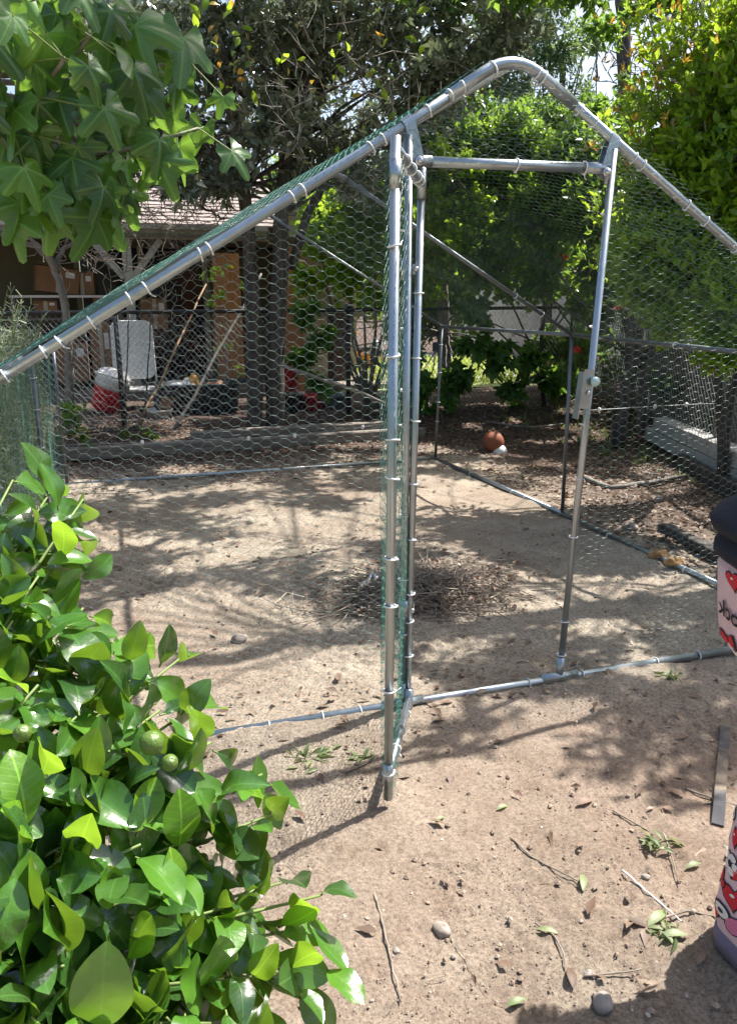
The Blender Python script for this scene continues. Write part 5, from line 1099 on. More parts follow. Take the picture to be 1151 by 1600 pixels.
P = np.array(P); leaf_objs(r, FL_me, P, np.array(Dv), np.array(Nv), np.array(Sc))

# ------------------------------------------------------------------ rosemary at the left edge
g = np.random.default_rng(121)
rb_ = np.array([-1.95, 2.3, 0.])
r = thing('rosemary_bush', 'tall grey-green rosemary bush against the left side of the run', 'bush', rb_)
A = []; B = []; P = []; Dv = []
for q in range(800):
    s = rb_+np.array([g.uniform(-.3, .38), g.uniform(-1.0, 1.3), g.uniform(0, .8)]); hgt = g.uniform(.25, .7); d = unit(g.normal(0, .28, 3)+[.05, 0, 1])
    if s[0] > -1.57: s[0] = -1.6
    e = s+d*hgt; e[0] = min(e[0], -1.55+(.10 if e[2] > 1.2 else 0)); e[2] = min(e[2], 1.55); A.append(s); B.append(e)
    t = g.random((46, 1)); pp = s*(1-t)+e*t; P.append(pp); dn = unit(d); o = unit(g.normal(0, 1, (46, 3))); Dv.append(unit(o+dn*.8))
b = MB(); b.segs(A, B, .0016, 4); b.build('stems', M['green_stem'], r, kind='stuff')
P = np.concatenate(P); Dv = np.concatenate(Dv); b = MB(); batch(b, T_needle, P, Dv, g.normal(0, 1, P.shape), g.uniform(.045, .07, len(P))); b.build('needles', M['rosemary'], r, kind='stuff')

# ------------------------------------------------------------------ citrus bush in the foreground
def citrus_T(seed):
    g = np.random.default_rng(200+seed); return leaf_grid(oval(g.uniform(.25, .34), g.uniform(.95, 1.3), .68), 14, 3, g.uniform(.1, .45)*(1 if g.random() < .8 else -.6), g.uniform(-.1, .5), g.uniform(.02, .13), g.uniform(-.1, .5), g.uniform(0, 6), 1.9)
C_T = [citrus_T(s) for s in range(10)]
C_me = [leaf_mesh('citrus_leaf', t, M['citrus']) for t in C_T]; C_new = [leaf_mesh('young_citrus_leaf', t, M['citrus_new']) for t in C_T[:5]]
cb0 = np.array([-1.62, -1.25, 0.]); g = np.random.default_rng(131)
r = thing('citrus_bush', 'glossy green potted citrus bush filling the lower left foreground', 'bush', cb0)
tips = []
for a, b_, dd in ((20, 740, 1.35), (60, 790, 1.3), (110, 840, 1.3), (20, 830, 1.25), (60, 890, 1.22), (20, 960, 1.15), (90, 960, 1.18), (150, 1000, 1.2), (220, 1000, 1.2), (280, 1020, 1.2), (200, 1070, 1.15), (60, 1060, 1.08), (120, 1110, 1.08), (250, 1100, 1.15), (20, 1160, 1.0), (90, 1190, 1.0), (160, 1180, 1.05), (230, 1220, 1.05), (300, 1190, 1.1), (370, 1220, 1.12), (410, 1200, 1.15), (60, 1290, .95), (140, 1290, .98), (220, 1310, 1.0), (300, 1300, 1.05), (30, 1380, .9), (110, 1400, .92), (190, 1400, .95), (270, 1400, 1.0), (350, 1410, 1.05), (20, 1500, .86), (100, 1500, .88), (190, 1500, .92), (280, 1510, .97), (350, 1520, 1.0), (60, 1590, .84), (160, 1600, .86), (260, 1600, .92), (330, 1590, .95), (440, 1370, 1.12), (480, 1440, 1.1), (400, 1450, 1.06), (505, 1495, 1.08), (455, 1510, 1.05), (-60, 1000, 1.1), (-80, 1200, .95), (-60, 1420, .85), (130, 770, 1.35), (90, 740, 1.35), (310, 1090, 1.18), (330, 1150, 1.12), (430, 1260, 1.15), (500, 1390, 1.12), (130, 940, 1.25)):
    tips.append((at_d(a, b_+10, dd+.03), dd, a, b_))
P = []; Dv = []; Nv = []; Sc = []; nw = []; b = MB(); A = []; B = []
hub = cb0+[.05, -.0, .42]
for tip, dd, a, b_ in tips:
    t = np.linspace(0, 1, 7)[:, None]; hub2 = hub+np.array([0, 0, .25*max(0, (tip[2]-.5))])
    mid = (tip+hub2)/2+np.array([-.02, 0, .02]); pth = (1-t)**2*hub2+2*t*(1-t)*mid+t*t*tip; b.tube(pth, np.linspace(.006, .0018, 7), 6)
    sh_ = unit(tip-hub2); n = 8 if a < 380 else 6
    for q in range(n):
        tt_ = 1-q*.045*(1.2 if a < 380 else 1.6); base = (1-tt_)**2*hub2+2*tt_*(1-tt_)*mid+tt_*tt_*tip+g.normal(0, .008, 3)
        ang = q*2.4+g.uniform(-.4, .4); perp = unit(np.cross(sh_, [math.cos(ang), math.sin(ang), .3])); d_ = unit(perp+sh_*.55+g.normal(0, .2, 3)+[0, 0, .05])
        P.append(base+d_*.008); Dv.append(d_); Nv.append(unit(np.array([.40, -.36, .80])+g.normal(0, .34, 3))); Sc.append(g.uniform(.052, .100)*(1 if a < 380 else .9)*(1.12 if b_ > 1280 and a < 300 else 1)); A.append(base); B.append(base+d_*.010)
        nw.append(q < 2 and g.random() < .4)
P = np.array(P); Dv = np.array(Dv); Nv = np.array(Nv); Sc = np.array(Sc); nw = np.array(nw)
order = np.argsort(to_px(P)[2]/Sc); sel = order[:300]; rest = order[300:]
s_o = [i for i in sel if not nw[i]]; s_n = [i for i in sel if nw[i]]
leaf_objs(r, C_me, P[s_o], Dv[s_o], Nv[s_o], Sc[s_o]); leaf_objs(r, C_new, P[s_n], Dv[s_n], Nv[s_n], Sc[s_n]*.85)
# deeper foliage behind the visible shell
k = 420; ti = g.integers(0, len(tips), k); base = np.array([tips[i][0] for i in ti]); tt_ = g.uniform(.12, .5, (k, 1)); PP = base*(1-tt_*.55)+hub*tt_*.55+g.normal(0, .035, (k, 3))-[0, 0, .03]
lb = MB()
for v in range(5):
    ix = np.arange(v, k, 5); batch(lb, C_T[v], PP[ix], unit(g.normal(0, 1, (len(ix), 3))+[.2, -.2, 0]), unit(g.normal(0, .5, (len(ix), 3))+[.2, -.3, .8]), g.uniform(.06, .09, len(ix)))
for v in range(5):
    ix = rest[v::5]; batch(lb, C_T[v+5], P[ix], Dv[ix], Nv[ix], Sc[ix])
lb.build('inner_foliage', M['citrus'], r, kind='stuff')
b.tube([cb0+[0, 0, .1], cb0+[.01, 0, .28], hub], [.022, .018, .014], 10)
b.build('branches', M['green_stem'], r, kind='stuff')
b = MB(); b.segs(A, B, .0016, 5); b.build('leaf_stalks', M['green_stem'], r, kind='stuff')
M['fruit'] = plain('green_citrus_peel', (.10, .17, .03), .38, 0, .12, 12, .25, 260)
for a, b_, dd, s_ in ((237, 1161, 1.0, .016), (35, 1146, .95, .011), (265, 1192, 1.0, .011)):
    c = at_d(a, b_, dd); f_ = MB().lathe([(.001, -s_*.96), (s_*.45, -s_*.88), (s_*.85, -s_*.5), (s_, 0), (s_*.86, s_*.5), (s_*.5, s_*.86), (s_*.12, s_*.97), (.001, s_*.95)], 20, c, eul(.6, .3, 0)).build('green_fruit', M['fruit'], r)
pot = thing('plant_pot', 'yellow glazed pot under the citrus bush at the bottom edge', 'pot', cb0*[1, 1, 0]+[0, 0, .0])
pc_ = cb0
MB().lathe([(.001, .005), (.15, .005), (.20, .22), (.215, .23), (.215, .26), (.19, .26), (.18, .2), (.001, .2)], 30, pc_).build('body', M['drypot'], pot)
MB().lathe([(.001, .205), (.183, .205), (.183, .19), (.001, .19)], 24, pc_).build('soil', M['bark_dark'], pot)

# ------------------------------------------------------------------ ground debris
g = np.random.default_rng(141)
def scatter(n, xr, yr, dens=None):
    x = g.uniform(*xr, n); y = g.uniform(*yr, n)
    if dens is not None: k = g.random(n) < dens(x, y); x = x[k]; y = y[k]
    return np.column_stack([x, y, gz(x, y)])
P = scatter(70000, (-1.9, 1.8), (-1.8, 2.6), lambda x, y: np.clip(1.0-np.hypot(x+.4, y+.7)*.28, .05, 1)); n = len(P)
ico = np.array([(0, 0, 1), (.89, 0, .3), (.28, .85, .3), (-.72, .53, .3), (-.72, -.53, .3), (.28, -.85, .3), (0, 0, -.5)]); icf = np.array([[0, 1, 2], [0, 2, 3], [0, 3, 4], [0, 4, 5], [0, 5, 1], [6, 2, 1], [6, 3, 2], [6, 4, 3], [6, 5, 4], [6, 1, 5]])
s = np.minimum(.009, .0013*np.exp(g.exponential(.42, n))); an = g.uniform(0, 6.28, n)
b = MB(); batch(b, (ico, icf, ico[:, :2]*0), P+np.column_stack([np.zeros(n), np.zeros(n), s*.25]), np.column_stack([np.cos(an), np.sin(an), g.normal(0, .2, n)]), np.tile([0, 0, 1.], (n, 1))+g.normal(0, .25, (n, 3)), s)
M['pebble'] = leafmat('pebble_mix', [(.16, .11, .085), (.28, .21, .16), (.36, .29, .23), (.24, .17, .13), (.46, .41, .35)], (.3, .2, .1), 0, .85)
o = b.build('pebbles', M['pebble'], None, smooth=False, kind='stuff'); tag(o, 'small pebbles and dirt clods over the yard')
# dry leaf litter
def litter_d(x, y):
    d = np.full(len(x), .025); d = np.where((x > 1.55) & (y > -.4), .95, d); d = np.where((y > 3.9), .8, d); d = np.where((y > 3.4) & (y <= 3.95), .3, d)
    d = np.maximum(d, .95*np.exp(-((x-.25)**2/.16+(y-1.15)**2/.05))); d = np.maximum(d, .35*np.exp(-((x+.35)**2/.5+(y-.02)**2/.02))); d = np.maximum(d, .20*((x > .1) & (y < -.6)))
    return d
P = scatter(60000, (-2.2, 4.6), (-1.7, 6.3), litter_d); n = len(P); an = g.uniform(0, 6.28, n)
b = MB(); batch(b, T_lite, P+np.column_stack([np.zeros((n, 2)), g.uniform(.002, .016, n)]), np.column_stack([np.cos(an), np.sin(an), g.normal(0, .18, n)]), np.tile([0, 0, 1.], (n, 1))+g.normal(0, .35, (n, 3)), g.uniform(.02, .055, n))
tag(b.build('leaf_litter', M['litter'], None, kind='stuff'), 'brown dry leaf litter over the bed and round the run')
# twigs and straw
P = scatter(9000, (-1.7, 3.2), (-1.6, 4.2), lambda x, y: np.clip(litter_d(x, y)+.10, 0, 1)); n = len(P); an = g.uniform(0, 6.28, n); L_ = .015+g.exponential(.03, n).clip(0, .1)
b = MB(); b.taper = True; A = P+[0, 0, .003]; dr = np.column_stack([np.cos(an), np.sin(an), g.normal(.02, .08, n)]); mid = A+dr*L_[:, None]*.5; d2 = dr+g.normal(0, .25, (n, 3))*[1, 1, .1]
b.segs(A, mid, .0011, 4); b.segs(mid, mid+d2*L_[:, None]*.5, .0009, 4)
tag(b.build('fallen_twigs', M['twig'], None, kind='stuff'), 'thin dry twigs and stalks strewn over the dirt')
# debris heap in the run
dc = at_z(655, 935, 0)
M['straw'] = plain('pale_straw', (.38, .32, .25), .8, 0, .4, 30, .2)
hp_ = thing('twig_heap', 'raked heap of dead twigs and leaves in the middle of the run', 'heap', dc)
q = 2600; P = dc+np.column_stack([g.normal(0, .20, q), g.normal(0, .12, q), np.zeros(q)]); r2 = ((P[:, 0]-dc[0])/.3)**2+((P[:, 1]-dc[1])/.2)**2; P[:, 2] = gz(P[:, 0], P[:, 1])+np.exp(-r2)*.085*g.random(q)+.003
an = g.uniform(0, 6.28, q); dr = np.column_stack([np.cos(an), np.sin(an), g.normal(.03, .14, q)]); b = MB(); b.taper = True; b.segs(P, P+dr*g.uniform(.04, .22, (q, 1)), g.uniform(.001, .0034, q), 4); b.build('twigs', M['twig'], hp_, kind='stuff')
q = 150; P = dc+np.column_stack([g.normal(.02, .28, q), g.normal(0, .14, q), np.zeros(q)]); P[:, 2] = gz(P[:, 0], P[:, 1])+g.uniform(.01, .07, q); an = g.uniform(0, 6.28, q); dr = np.column_stack([np.cos(an), np.sin(an), g.normal(0, .15, q)]); b = MB(); b.taper = True; b.segs(P, P+dr*g.uniform(.06, .2, (q, 1)), g.uniform(.0012, .003, q), 4); b.build('pale_stalks', M['straw'], hp_, kind='stuff')
q = 1500; P = dc+np.column_stack([g.normal(.05, .19, q), g.normal(0, .11, q), np.zeros(q)]); P[:, 2] = gz(P[:, 0], P[:, 1])+g.uniform(.003, .06, q)
b = MB(); batch(b, T_dry, P, g.normal(0, 1, (q, 3))*[1, 1, .25], g.normal(0, .4, (q, 3))+[0, 0, 1], g.uniform(.015, .04, q)); b.build('dead_leaves', M['litter'], hp_, kind='stuff')
fo = at_z(574, 942, .012)+[0, -.02, .085]; b = MB().blob((0, 0, 0), .054, 5, .22, 18, 13, (.55, .5, 1.25), eul(.3, .2, 0)); me = b.mesh('foil_ball', smooth=False); me.materials.append(M['foil']); o = D.objects.new('foil_ball', me); COL.objects.link(o); o.location = [float(v) for v in fo]; tag(o, 'crumpled ball of silver foil on the twig heap', 'foil')
def stone(cx, cy, wpx, lab, mat, seed, sc=(1, .8, .6)):
    c = at_z(cx, cy, .012); k = (c-CAM_C)@_F/FPX; rd = wpx*k/2; b = MB().blob((0, 0, 0), rd, seed, .08, 18, 12, sc, rotz(seed)); me = b.mesh('stone'); me.materials.append(M[mat]); o = D.objects.new('stone', me); COL.objects.link(o)
    o.location = (float(c[0]), float(c[1]), float(gz(c[0], c[1]))+rd*sc[2]*.45); tag(o, lab, 'stone')
stone(374, 998, 26, 'smooth grey stone on the dirt inside the run at left', 'stone', 3)
stone(690, 1455, 32, 'reddish brown stone on the sunlit dirt near the bottom', 'stone', 5)
stone(942, 1570, 40, 'pale oval stone in the shadow at the bottom right', 'stone_pale', 7)
stone(1008, 1371, 13, 'small white stone near the white stick', 'stone_pale', 9)
stone(619, 1489, 13, 'small tan stone by the long twig', 'stone_pale', 11)
stone(708, 1496, 9, 'tiny white stone right of the brown stone', 'stone_pale', 12)
stone(919, 1523, 15, 'small grey stone just inside the shadow edge', 'stone_pale', 13)
stone(1134, 1327, 16, 'pale stone by the pink trouser leg', 'stone_pale', 14)
stone(985, 822, 22, 'rough grey stone in the leaf litter right of the run', 'stone', 15)
stone(1029, 780, 16, 'pale crumpled stone in the leaf litter', 'stone_pale', 16)
for i, (a, b_, s_, lab) in enumerate(((1028, 866, 24, 'orange-brown shelf fungus lump left of its pair on the right base rail'), (1052, 878, 22, 'orange-brown shelf fungus lump right of its pair on the right base rail'))):
    c = at_z(a, b_, .03); k = (c-CAM_C)@_F/FPX; me = MB().blob((0, 0, 0), s_*k/2, 40+i, .3, 14, 9, (1.2, .8, .55)).mesh('fungus_lump'); me.materials.append(M['bread']); o = D.objects.new('fungus_lump', me); COL.objects.link(o); o.location = [float(v) for v in c]; tag(o, lab, 'fungus')
jc = at_z(770, 700, .02); k = (jc-CAM_C)@_F/FPX
jg = thing('clay_jug', 'round terracotta jug with a white belly standing behind the run', 'jug', jc*[1, 1, 0]+[0, 0, .0])
MB().blob(jc+[0, 0, 18*k-.05], 17*k, 2, .02, 18, 12).build('body', M['terra'], jg); MB().blob(jc+[.035, -.05, 4*k-.05], 12*k, 3, .02, 16, 10).build('belly', M['white_pl'], jg); MB().blob(jc+[.06, -.06, -8*k-.03], 8*k, 4, .05, 12, 8).build('foot', M['terra'], jg)
def long_twig(pts, r, lab, mat='twig'): return lying('long_twig', lab, 'twig', [(a, b_, .004) for a, b_ in pts], r, mat)
long_twig([(585, 1408), (597, 1450), (608, 1500), (626, 1575)], .0030, 'reddish long twig on the dirt below the door leaf')
long_twig([(835, 1450), (862, 1470), (880, 1500), (882, 1525)], .0022, 'curved thin twig right of the brown stone')
long_twig([(797, 1314), (830, 1345), (880, 1372), (905, 1386)], .0024, 'thin brown twig across the sunlit dirt')
long_twig([(957, 1268), (1000, 1295), (1020, 1310)], .0024, 'short dark twig in the dappled shade')
long_twig([(1070, 1236), (1110, 1250), (1151, 1262)], .0030, 'twig lying by the grey metal strip')
long_twig([(1036, 1308), (1050, 1350), (1060, 1388)], .0022, 'thin red twig by the fallen green leaves')
long_twig([(1030, 1446), (1075, 1432), (1118, 1442)], .0030, 'pale twig crossing the end of the white stick')
long_twig([(910, 1534), (960, 1530), (1000, 1524)], .0026, 'straight twig inside the shadow')
long_twig([(540, 1220), (570, 1205), (590, 1185)], .0030, 'bent twig beside the pulled weeds')
# fallen green leaves
fl_me = leaf_mesh('fallen_leaf', leaf_grid(oval(.16), 6, 1, .3, .3), M['green_fallen']); tl_me = leaf_mesh('fallen_leaf', leaf_grid(oval(.2), 6, 1, .3, .3), M['litter'])
for a, b_, L_, me, lab, an in ((775, 1269, .040, fl_me, 'green fallen leaf furthest left on the open dirt', .2), (680, 1288, .032, fl_me, 'pale green fallen leaf nearest the door leaf shadow', .3), (910, 1398, .055, fl_me, 'narrow green leaf lying upright in the photo beside the long twig', 1.0), (838, 1458, .045, fl_me, 'pale green leaf right of the brown stone', -.6), (900, 1260, .055, tl_me, 'long straw-coloured leaf in the dappled light', .1), (1070, 1360, .045, fl_me, 'green leaf near the pink trouser leg', .0), (1010, 1455, .07, fl_me, 'wide green leaf at the end of the white stick', .3), (1030, 1470, .06, fl_me, 'second green leaf at the end of the white stick', -.3), (1000, 1556, .045, tl_me, 'orange-brown curled leaf in the bottom right shadow', .1), (1088, 1513, .04, tl_me, 'orange leaf by the trouser hem', .5), (895, 1550, .05, tl_me, 'pale wood-brown leaf in the shadow', 1.2), (378, 1029, .035, tl_me, 'reddish leaf below the grey stone inside the run', .6), (790, 1576, .045, fl_me, 'pale leaf at the bottom edge left of the shadow', .0)):
    c = at_z(a, b_, .008); o = D.objects.new('fallen_leaf', me); COL.objects.link(o); o.location = (float(c[0]), float(c[1]), float(gz(c[0], c[1]))+.006); o.rotation_euler = (.15, -.1, an); o.scale = (L_, L_, L_); tag(o, lab, 'leaf')
# pulled weeds lying by the base rail
for a, b_, rad, n, lab in ((490, 1190, .085, 46, 'clump of pulled green weeds under the base rail'), (555, 1192, .05, 26, 'smaller clump of pulled weeds beside the open door leaf'), (1020, 1325, .05, 14, 'small wilted sprig in the dappled shade at right'), (1040, 1462, .05, 16, 'wilted sprig at the end of the white stick'), (1050, 1060, .05, 16, 'small green tuft outside the run near the person')):
    c = at_z(a, b_, .01); r = thing('pulled_weed', lab, 'weed', c); bb = MB(); P = c+g.normal(0, rad*.45, (n, 3))*[1, .6, .15]+[0, 0, .012]; batch(bb, T_lance, P, g.normal(0, 1, (n, 3))*[1, .7, .2]+[0, 0, .1], g.normal(0, .5, (n, 3))+[0, 0, 1], g.uniform(.02, .05, n)); bb.build('leaves', M['weed'], r, kind='stuff')
    bb = MB(); bb.segs(P, c+(P-c)*.2+g.normal(0, .01, (n, 3))*[1, 1, 0], .0013, 4); bb.build('stems', M['green_stem'], r, kind='stuff')
gp_ = np.column_stack([g.uniform(2.4, 6.5, 5000), g.uniform(8.3, 12.5, 5000), np.full(5000, .12)]); b = MB(); batch(b, T_needle, gp_, g.normal(0, .35, gp_.shape)+[0, 0, 1], g.normal(0, 1, gp_.shape), g.uniform(.12, .3, 5000))
M['grass'] = leafmat('grass_blade', [(.16, .24, .05), (.28, .34, .08), (.36, .36, .14)], (.6, .75, .12), .45, .5)
tag(b.build('grass', M['grass'], None, kind='stuff'), 'tall sunlit grass far behind the fence')
# scattered green ground cover at the rear
P = scatter(700, (1.7, 4.2), (1.0, 5.8)); n = len(P)
tag(MB().box((4.6, 11.0, .112), (5.5, 6.0, .02)).build('lawn', plain('dry_lawn', (.22, .26, .08), .9, 0, .4, 9, .4), None, smooth=False), 'sunlit yellow-green lawn far behind the fig leaves', kind='structure')
k_ = P[:, 0] > 2.9; P = P[k_][:260]; n = len(P); b = MB(); batch(b, T_lance, np.repeat(P, 3, 0), g.normal(0, .6, (n*3, 3))+[0, 0, .8], g.normal(0, 1, (n*3, 3)), g.uniform(.04, .09, n*3)); tag(b.build('ground_cover', M['weed'], None, kind='stuff'), 'sparse green weeds along the block wall')

# ------------------------------------------------------------------ person at the right edge
PC = np.array([.163, -1.252, 0.])           # between the feet
fwd = unit(np.array([.35, .95, 0])); side = np.array([fwd[1], -fwd[0], 0.])   # faces the run; side = person's right
def pp(s, f, z):
    s = s-.085*np.minimum(np.maximum(z, 0)/.85, 1)     # weight carried over the left foot
    return PC+side*s+fwd*f+np.array([0, 0, z])
pr = thing('person', 'person in pink printed pyjama trousers and a navy top standing at the right edge', 'person', PC)
# body: one continuous skinned surface
J = {'pelvis': (0, 0, .90, .115), 'belly': (0, 0, 1.02, .115), 'chest': (0, .0, 1.20, .125), 'neckb': (0, -.01, 1.36, .062), 'neck': (0, 0, 1.42, .048), 'head0': (0, .015, 1.47, .075), 'head1': (0, .015, 1.56, .088), 'head2': (0, .005, 1.62, .07),
     'shR': (.155, 0, 1.32, .052), 'elR': (.20, .06, 1.07, .038), 'wrR': (.08, .20, 1.12, .026), 'haR': (.03, .24, 1.14, .030), 'shL': (-.145, 0, 1.32, .052), 'elL': (-.13, .10, 1.08, .038), 'wrL': (-.02, .21, 1.16, .026), 'haL': (.02, .25, 1.18, .030),
     'hiR': (.10, 0, .84, .10), 'knR': (.11, .03, .47, .058), 'anR': (.12, -.02, .085, .038), 'toR': (.14, .13, .035, .032), 'hiL': (-.10, 0, .84, .10), 'knL': (-.10, .03, .47, .058), 'anL': (-.12, -.02, .085, .038), 'toL': (-.14, .13, .035, .032)}
E_ = [('pelvis', 'belly'), ('belly', 'chest'), ('chest', 'neckb'), ('neckb', 'neck'), ('neck', 'head0'), ('head0', 'head1'), ('head1', 'head2'), ('chest', 'shR'), ('shR', 'elR'), ('elR', 'wrR'), ('wrR', 'haR'), ('chest', 'shL'), ('shL', 'elL'), ('elL', 'wrL'), ('wrL', 'haL'), ('pelvis', 'hiR'), ('hiR', 'knR'), ('knR', 'anR'), ('anR', 'toR'), ('pelvis', 'hiL'), ('hiL', 'knL'), ('knL', 'anL'), ('anL', 'toL')]
keys = list(J); vs = [tuple(pp(*J[k][:3])-PC) for k in keys]; rad = [J[k][3] for k in keys]; ed = [(keys.index(a), keys.index(b)) for a, b in E_]
for hn, sg in (('haR', 1), ('haL', -1)):
    h = np.array(J[hn][:3])
    for fi, (ox, ln) in enumerate(((-.024, .060), (-.008, .068), (.008, .064), (.024, .050), (-.034, .045))):
        prev = keys.index(hn); a1 = h+np.array([ox, .012 if fi < 4 else -.005, .010 if fi < 4 else .018]); a2 = a1+np.array([ox*.2, ln*.5, -.004 if fi < 4 else .022]); a3 = a2+np.array([-.004*sg, ln*.42, -.018 if fi < 4 else .012])
        for q, rr_ in ((a1, .011), (a2, .009), (a3, .0075)):
            vs.append(tuple(pp(*q)-PC)); rad.append(rr_); ed.append((prev, len(vs)-1)); prev = len(vs)-1
me = D.meshes.new('body'); me.from_pydata(vs, ed, []); body = put('body', me, M['skin'], pr)
sk = body.modifiers.new('skin', 'SKIN'); sd = body.modifiers.new('sub', 'SUBSURF'); sd.levels = sd.render_levels = 2
for i, v in enumerate(me.skin_vertices[0].data): v.radius = (rad[i], rad[i]); v.use_root = (i == 0)
me.materials.clear(); me.materials.append(M['skin'])
for p in me.polygons: p.use_smooth = True
sk.use_smooth_shade = True
# face
for s in (-1, 1):
    e_ = MB().lathe([(.001, -.011), (.009, -.007), (.0115, 0), (.009, .007), (.001, .011)], 12, pp(s*.031, .092, 1.545)).build('eye', M['ink_white'], pr)
    MB().lathe([(.001, 0), (.005, 0), (.001, .002)], 10, pp(s*.031, .104, 1.545), eul(-PI/2, 0, math.atan2(-fwd[0], fwd[1]))).build('iris', M['ink_black'], e_)
    MB().blob(pp(s*.086, .0, 1.535), .028, 2, .05, 12, 8, (.35, .7, 1.1)).build('ear', M['skin'], pr)
    MB().tube([pp(s*.018, .100, 1.572), pp(s*.032, .100, 1.577), pp(s*.046, .092, 1.570)], .003, 6).build('eyebrow', M['hair'], pr)
MB().rings([[pp(math.cos(q)*w_, f+.012*math.sin(q), z) for q in np.linspace(0, 2*PI, 9)[:-1]] for w_, f, z in ((.005, .100, 1.55), (.009, .110, 1.53), (.014, .112, 1.513), (.006, .100, 1.506))]).build('nose', M['skin'], pr)
MB().tube([pp(-.022, .088, 1.484), pp(0, .098, 1.482), pp(.022, .088, 1.484)], [.002, .0055, .002], 8).build('lips', M['ink_pink'], pr)
hairR = []
for z, w_, fb_, bk in ((1.66, .02, .02, -.04), (1.655, .06, .06, -.075), (1.62, .092, .088, -.105), (1.58, .103, .07, -.112), (1.53, .106, .03, -.112), (1.46, .100, .0, -.11), (1.38, .095, -.02, -.11), (1.28, .085, -.04, -.115)):
    hairR.append([pp(math.cos(q)*w_, (fb_+bk)/2+math.sin(q)*(fb_-bk)/2, z) for q in np.linspace(0, 2*PI, 21)[:-1]])
MB().rings(hairR).build('hair', M['hair'], pr)
# trousers: two flared legs and a seat; surface function gives the print its place
def leg_surf(sg, v, a, off=0.0):
    """v 0 at the hem .. 1 at the crotch"""
    z = .045+v*.80; cx = sg*np.interp(v, [0, .5, 1], [.135, .112, .095])+(.062*math.exp(-((v-.56)/.15)**2)-.034*min(1, max(0, (v-.72)/.1)) if sg < 0 else 0); cf = np.interp(v, [0, .45, .6, 1], [-.01, .02, .02, 0])
    rx = np.interp(v, [0, .12, .3, .55, .75, 1], [.104, .098, .083, .076, .092, .110]); rf = np.interp(v, [0, .12, .3, .55, .75, 1], [.108, .102, .090, .088, .105, .130])
    fold = .0045*np.sin(3*a+v*9+sg)*(1-v*.5)+.004*np.sin(v*34+2*np.cos(a))*np.exp(-((v-.03)/.13)**2)+.003*np.sin(7*a-v*5)
    return pp(cx+(rx+fold+off)*math.cos(a), cf+(rf+fold+off)*math.sin(a), z)
for sg in (-1, 1):
    R_ = [[leg_surf(sg, v, a) for a in np.linspace(0, 2*PI, 41)[:-1]] for v in np.linspace(0, 1, 34)]
    R_ += [[pp(sg*.05+.155*math.cos(a)*(1 if sg*math.cos(a) > 0 else .4), .125*math.sin(a), z) for a in np.linspace(0, 2*PI, 41)[:-1]] for z in (.88, .95)]
    leg = MB().rings(R_, cap=False).build('trouser_leg', M['pink_cloth'], pr)
    hm = MB().rings([[leg_surf(sg, v, a, o_) for a in np.linspace(0, 2*PI, 41)[:-1]] for v, o_ in ((.024, .001), (.020, .003), (.0, .0045), (-.03, .003), (-.032, -.004))], cap=False).build('hem_band', M['hem_cloth'], leg)
    if sg < 0: legL = leg
# slippers
for sg in (-1, 1):
    MB().rings([[pp(sg*.135+w_*math.cos(a), f+.0*math.sin(a), .005+h*(.5+.5*math.sin(a))) for a in np.linspace(0, 2*PI, 17)[:-1]] for f, w_, h in ((-.09, .015, .03), (-.07, .040, .055), (0, .045, .07), (.08, .05, .06), (.15, .045, .045), (.18, .02, .03))]).build('slipper', M['hem_cloth'], pr)
# sweatshirt with ballooning hem
T_ = []
for z, w_, d_ in ((.850, .16, .13), (.842, .205, .165), (.853, .240, .185), (.870, .254, .195), (.888, .250, .192), (.900, .236, .182), (.910, .250, .19), (.930, .258, .195), (.948, .246, .186), (.960, .215, .17), (.975, .175, .15), (1.0, .160, .145), (1.08, .158, .145), (1.2, .168, .15), (1.29, .172, .13), (1.345, .13, .10), (1.375, .078, .075), (1.395, .066, .066)):
    T_.append([pp((w_+.006*math.sin(5*a+z*40)+.004*math.sin(9*a))*math.cos(a), (d_+.006*math.sin(4*a+z*30))*math.sin(a), z+.006*math.sin(3*a+z*20)) for a in np.linspace(0, 2*PI, 49)[:-1]])
MB().rings(T_, cap=False).build('sweatshirt', M['navy_cloth'], pr)
for sh_, el, wr, sx in (('shR', 'elR', 'wrR', 1), ('shL', 'elL', 'wrL', -1)):
    a, b_, c = [np.array(J[k][:3]) for k in (sh_, el, wr)]; a = a+[-.02*sx, 0, -.01]; pts = []
    for t in np.linspace(0, 1, 8): pts.append(a*(1-t)+b_*t)
    for t in np.linspace(.15, 1, 7): pts.append(b_*(1-t)+c*t)
    MB().tube([pp(*q) for q in pts], np.interp(np.arange(15), [0, 3, 7, 13, 14], [.066, .060, .052, .045, .036]), 16, cap=False).build('sleeve', M['navy_cloth'], pr)
# printed motifs wrapped on the leg
def decal(parent, sg, v0, a0, shape, mat, off=.0022, sc=1.0, name='print_motif', rot=0.0):
    pl_ = np.array(shape, float)*sc; c_, s_ = math.cos(rot), math.sin(rot); pl_ = pl_@np.array([[c_, s_], [-s_, c_]]); cen = pl_.mean(0); n = len(pl_)
    V = []; 
    for q in ([cen]+list((pl_+cen)/2)+list(pl_)): V.append(leg_surf(sg, v0+q[1]/.80, a0+q[0]/.088, off))
    F3 = np.array([[0, 1+i, 1+(i+1) % n] for i in range(n)]); F4 = np.array([[1+i, 1+n+i, 1+n+(i+1) % n, 1+(i+1) % n] for i in range(n)])
    b = MB(); b.add(np.array(V), [F3, F4]); return b.build(name, M[mat], parent)
def heart(n=22): t = np.linspace(0, 2*PI, n, endpoint=False); return np.column_stack([16*np.sin(t)**3, 13*np.cos(t)-5*np.cos(2*t)-2*np.cos(3*t)-np.cos(4*t)])/17
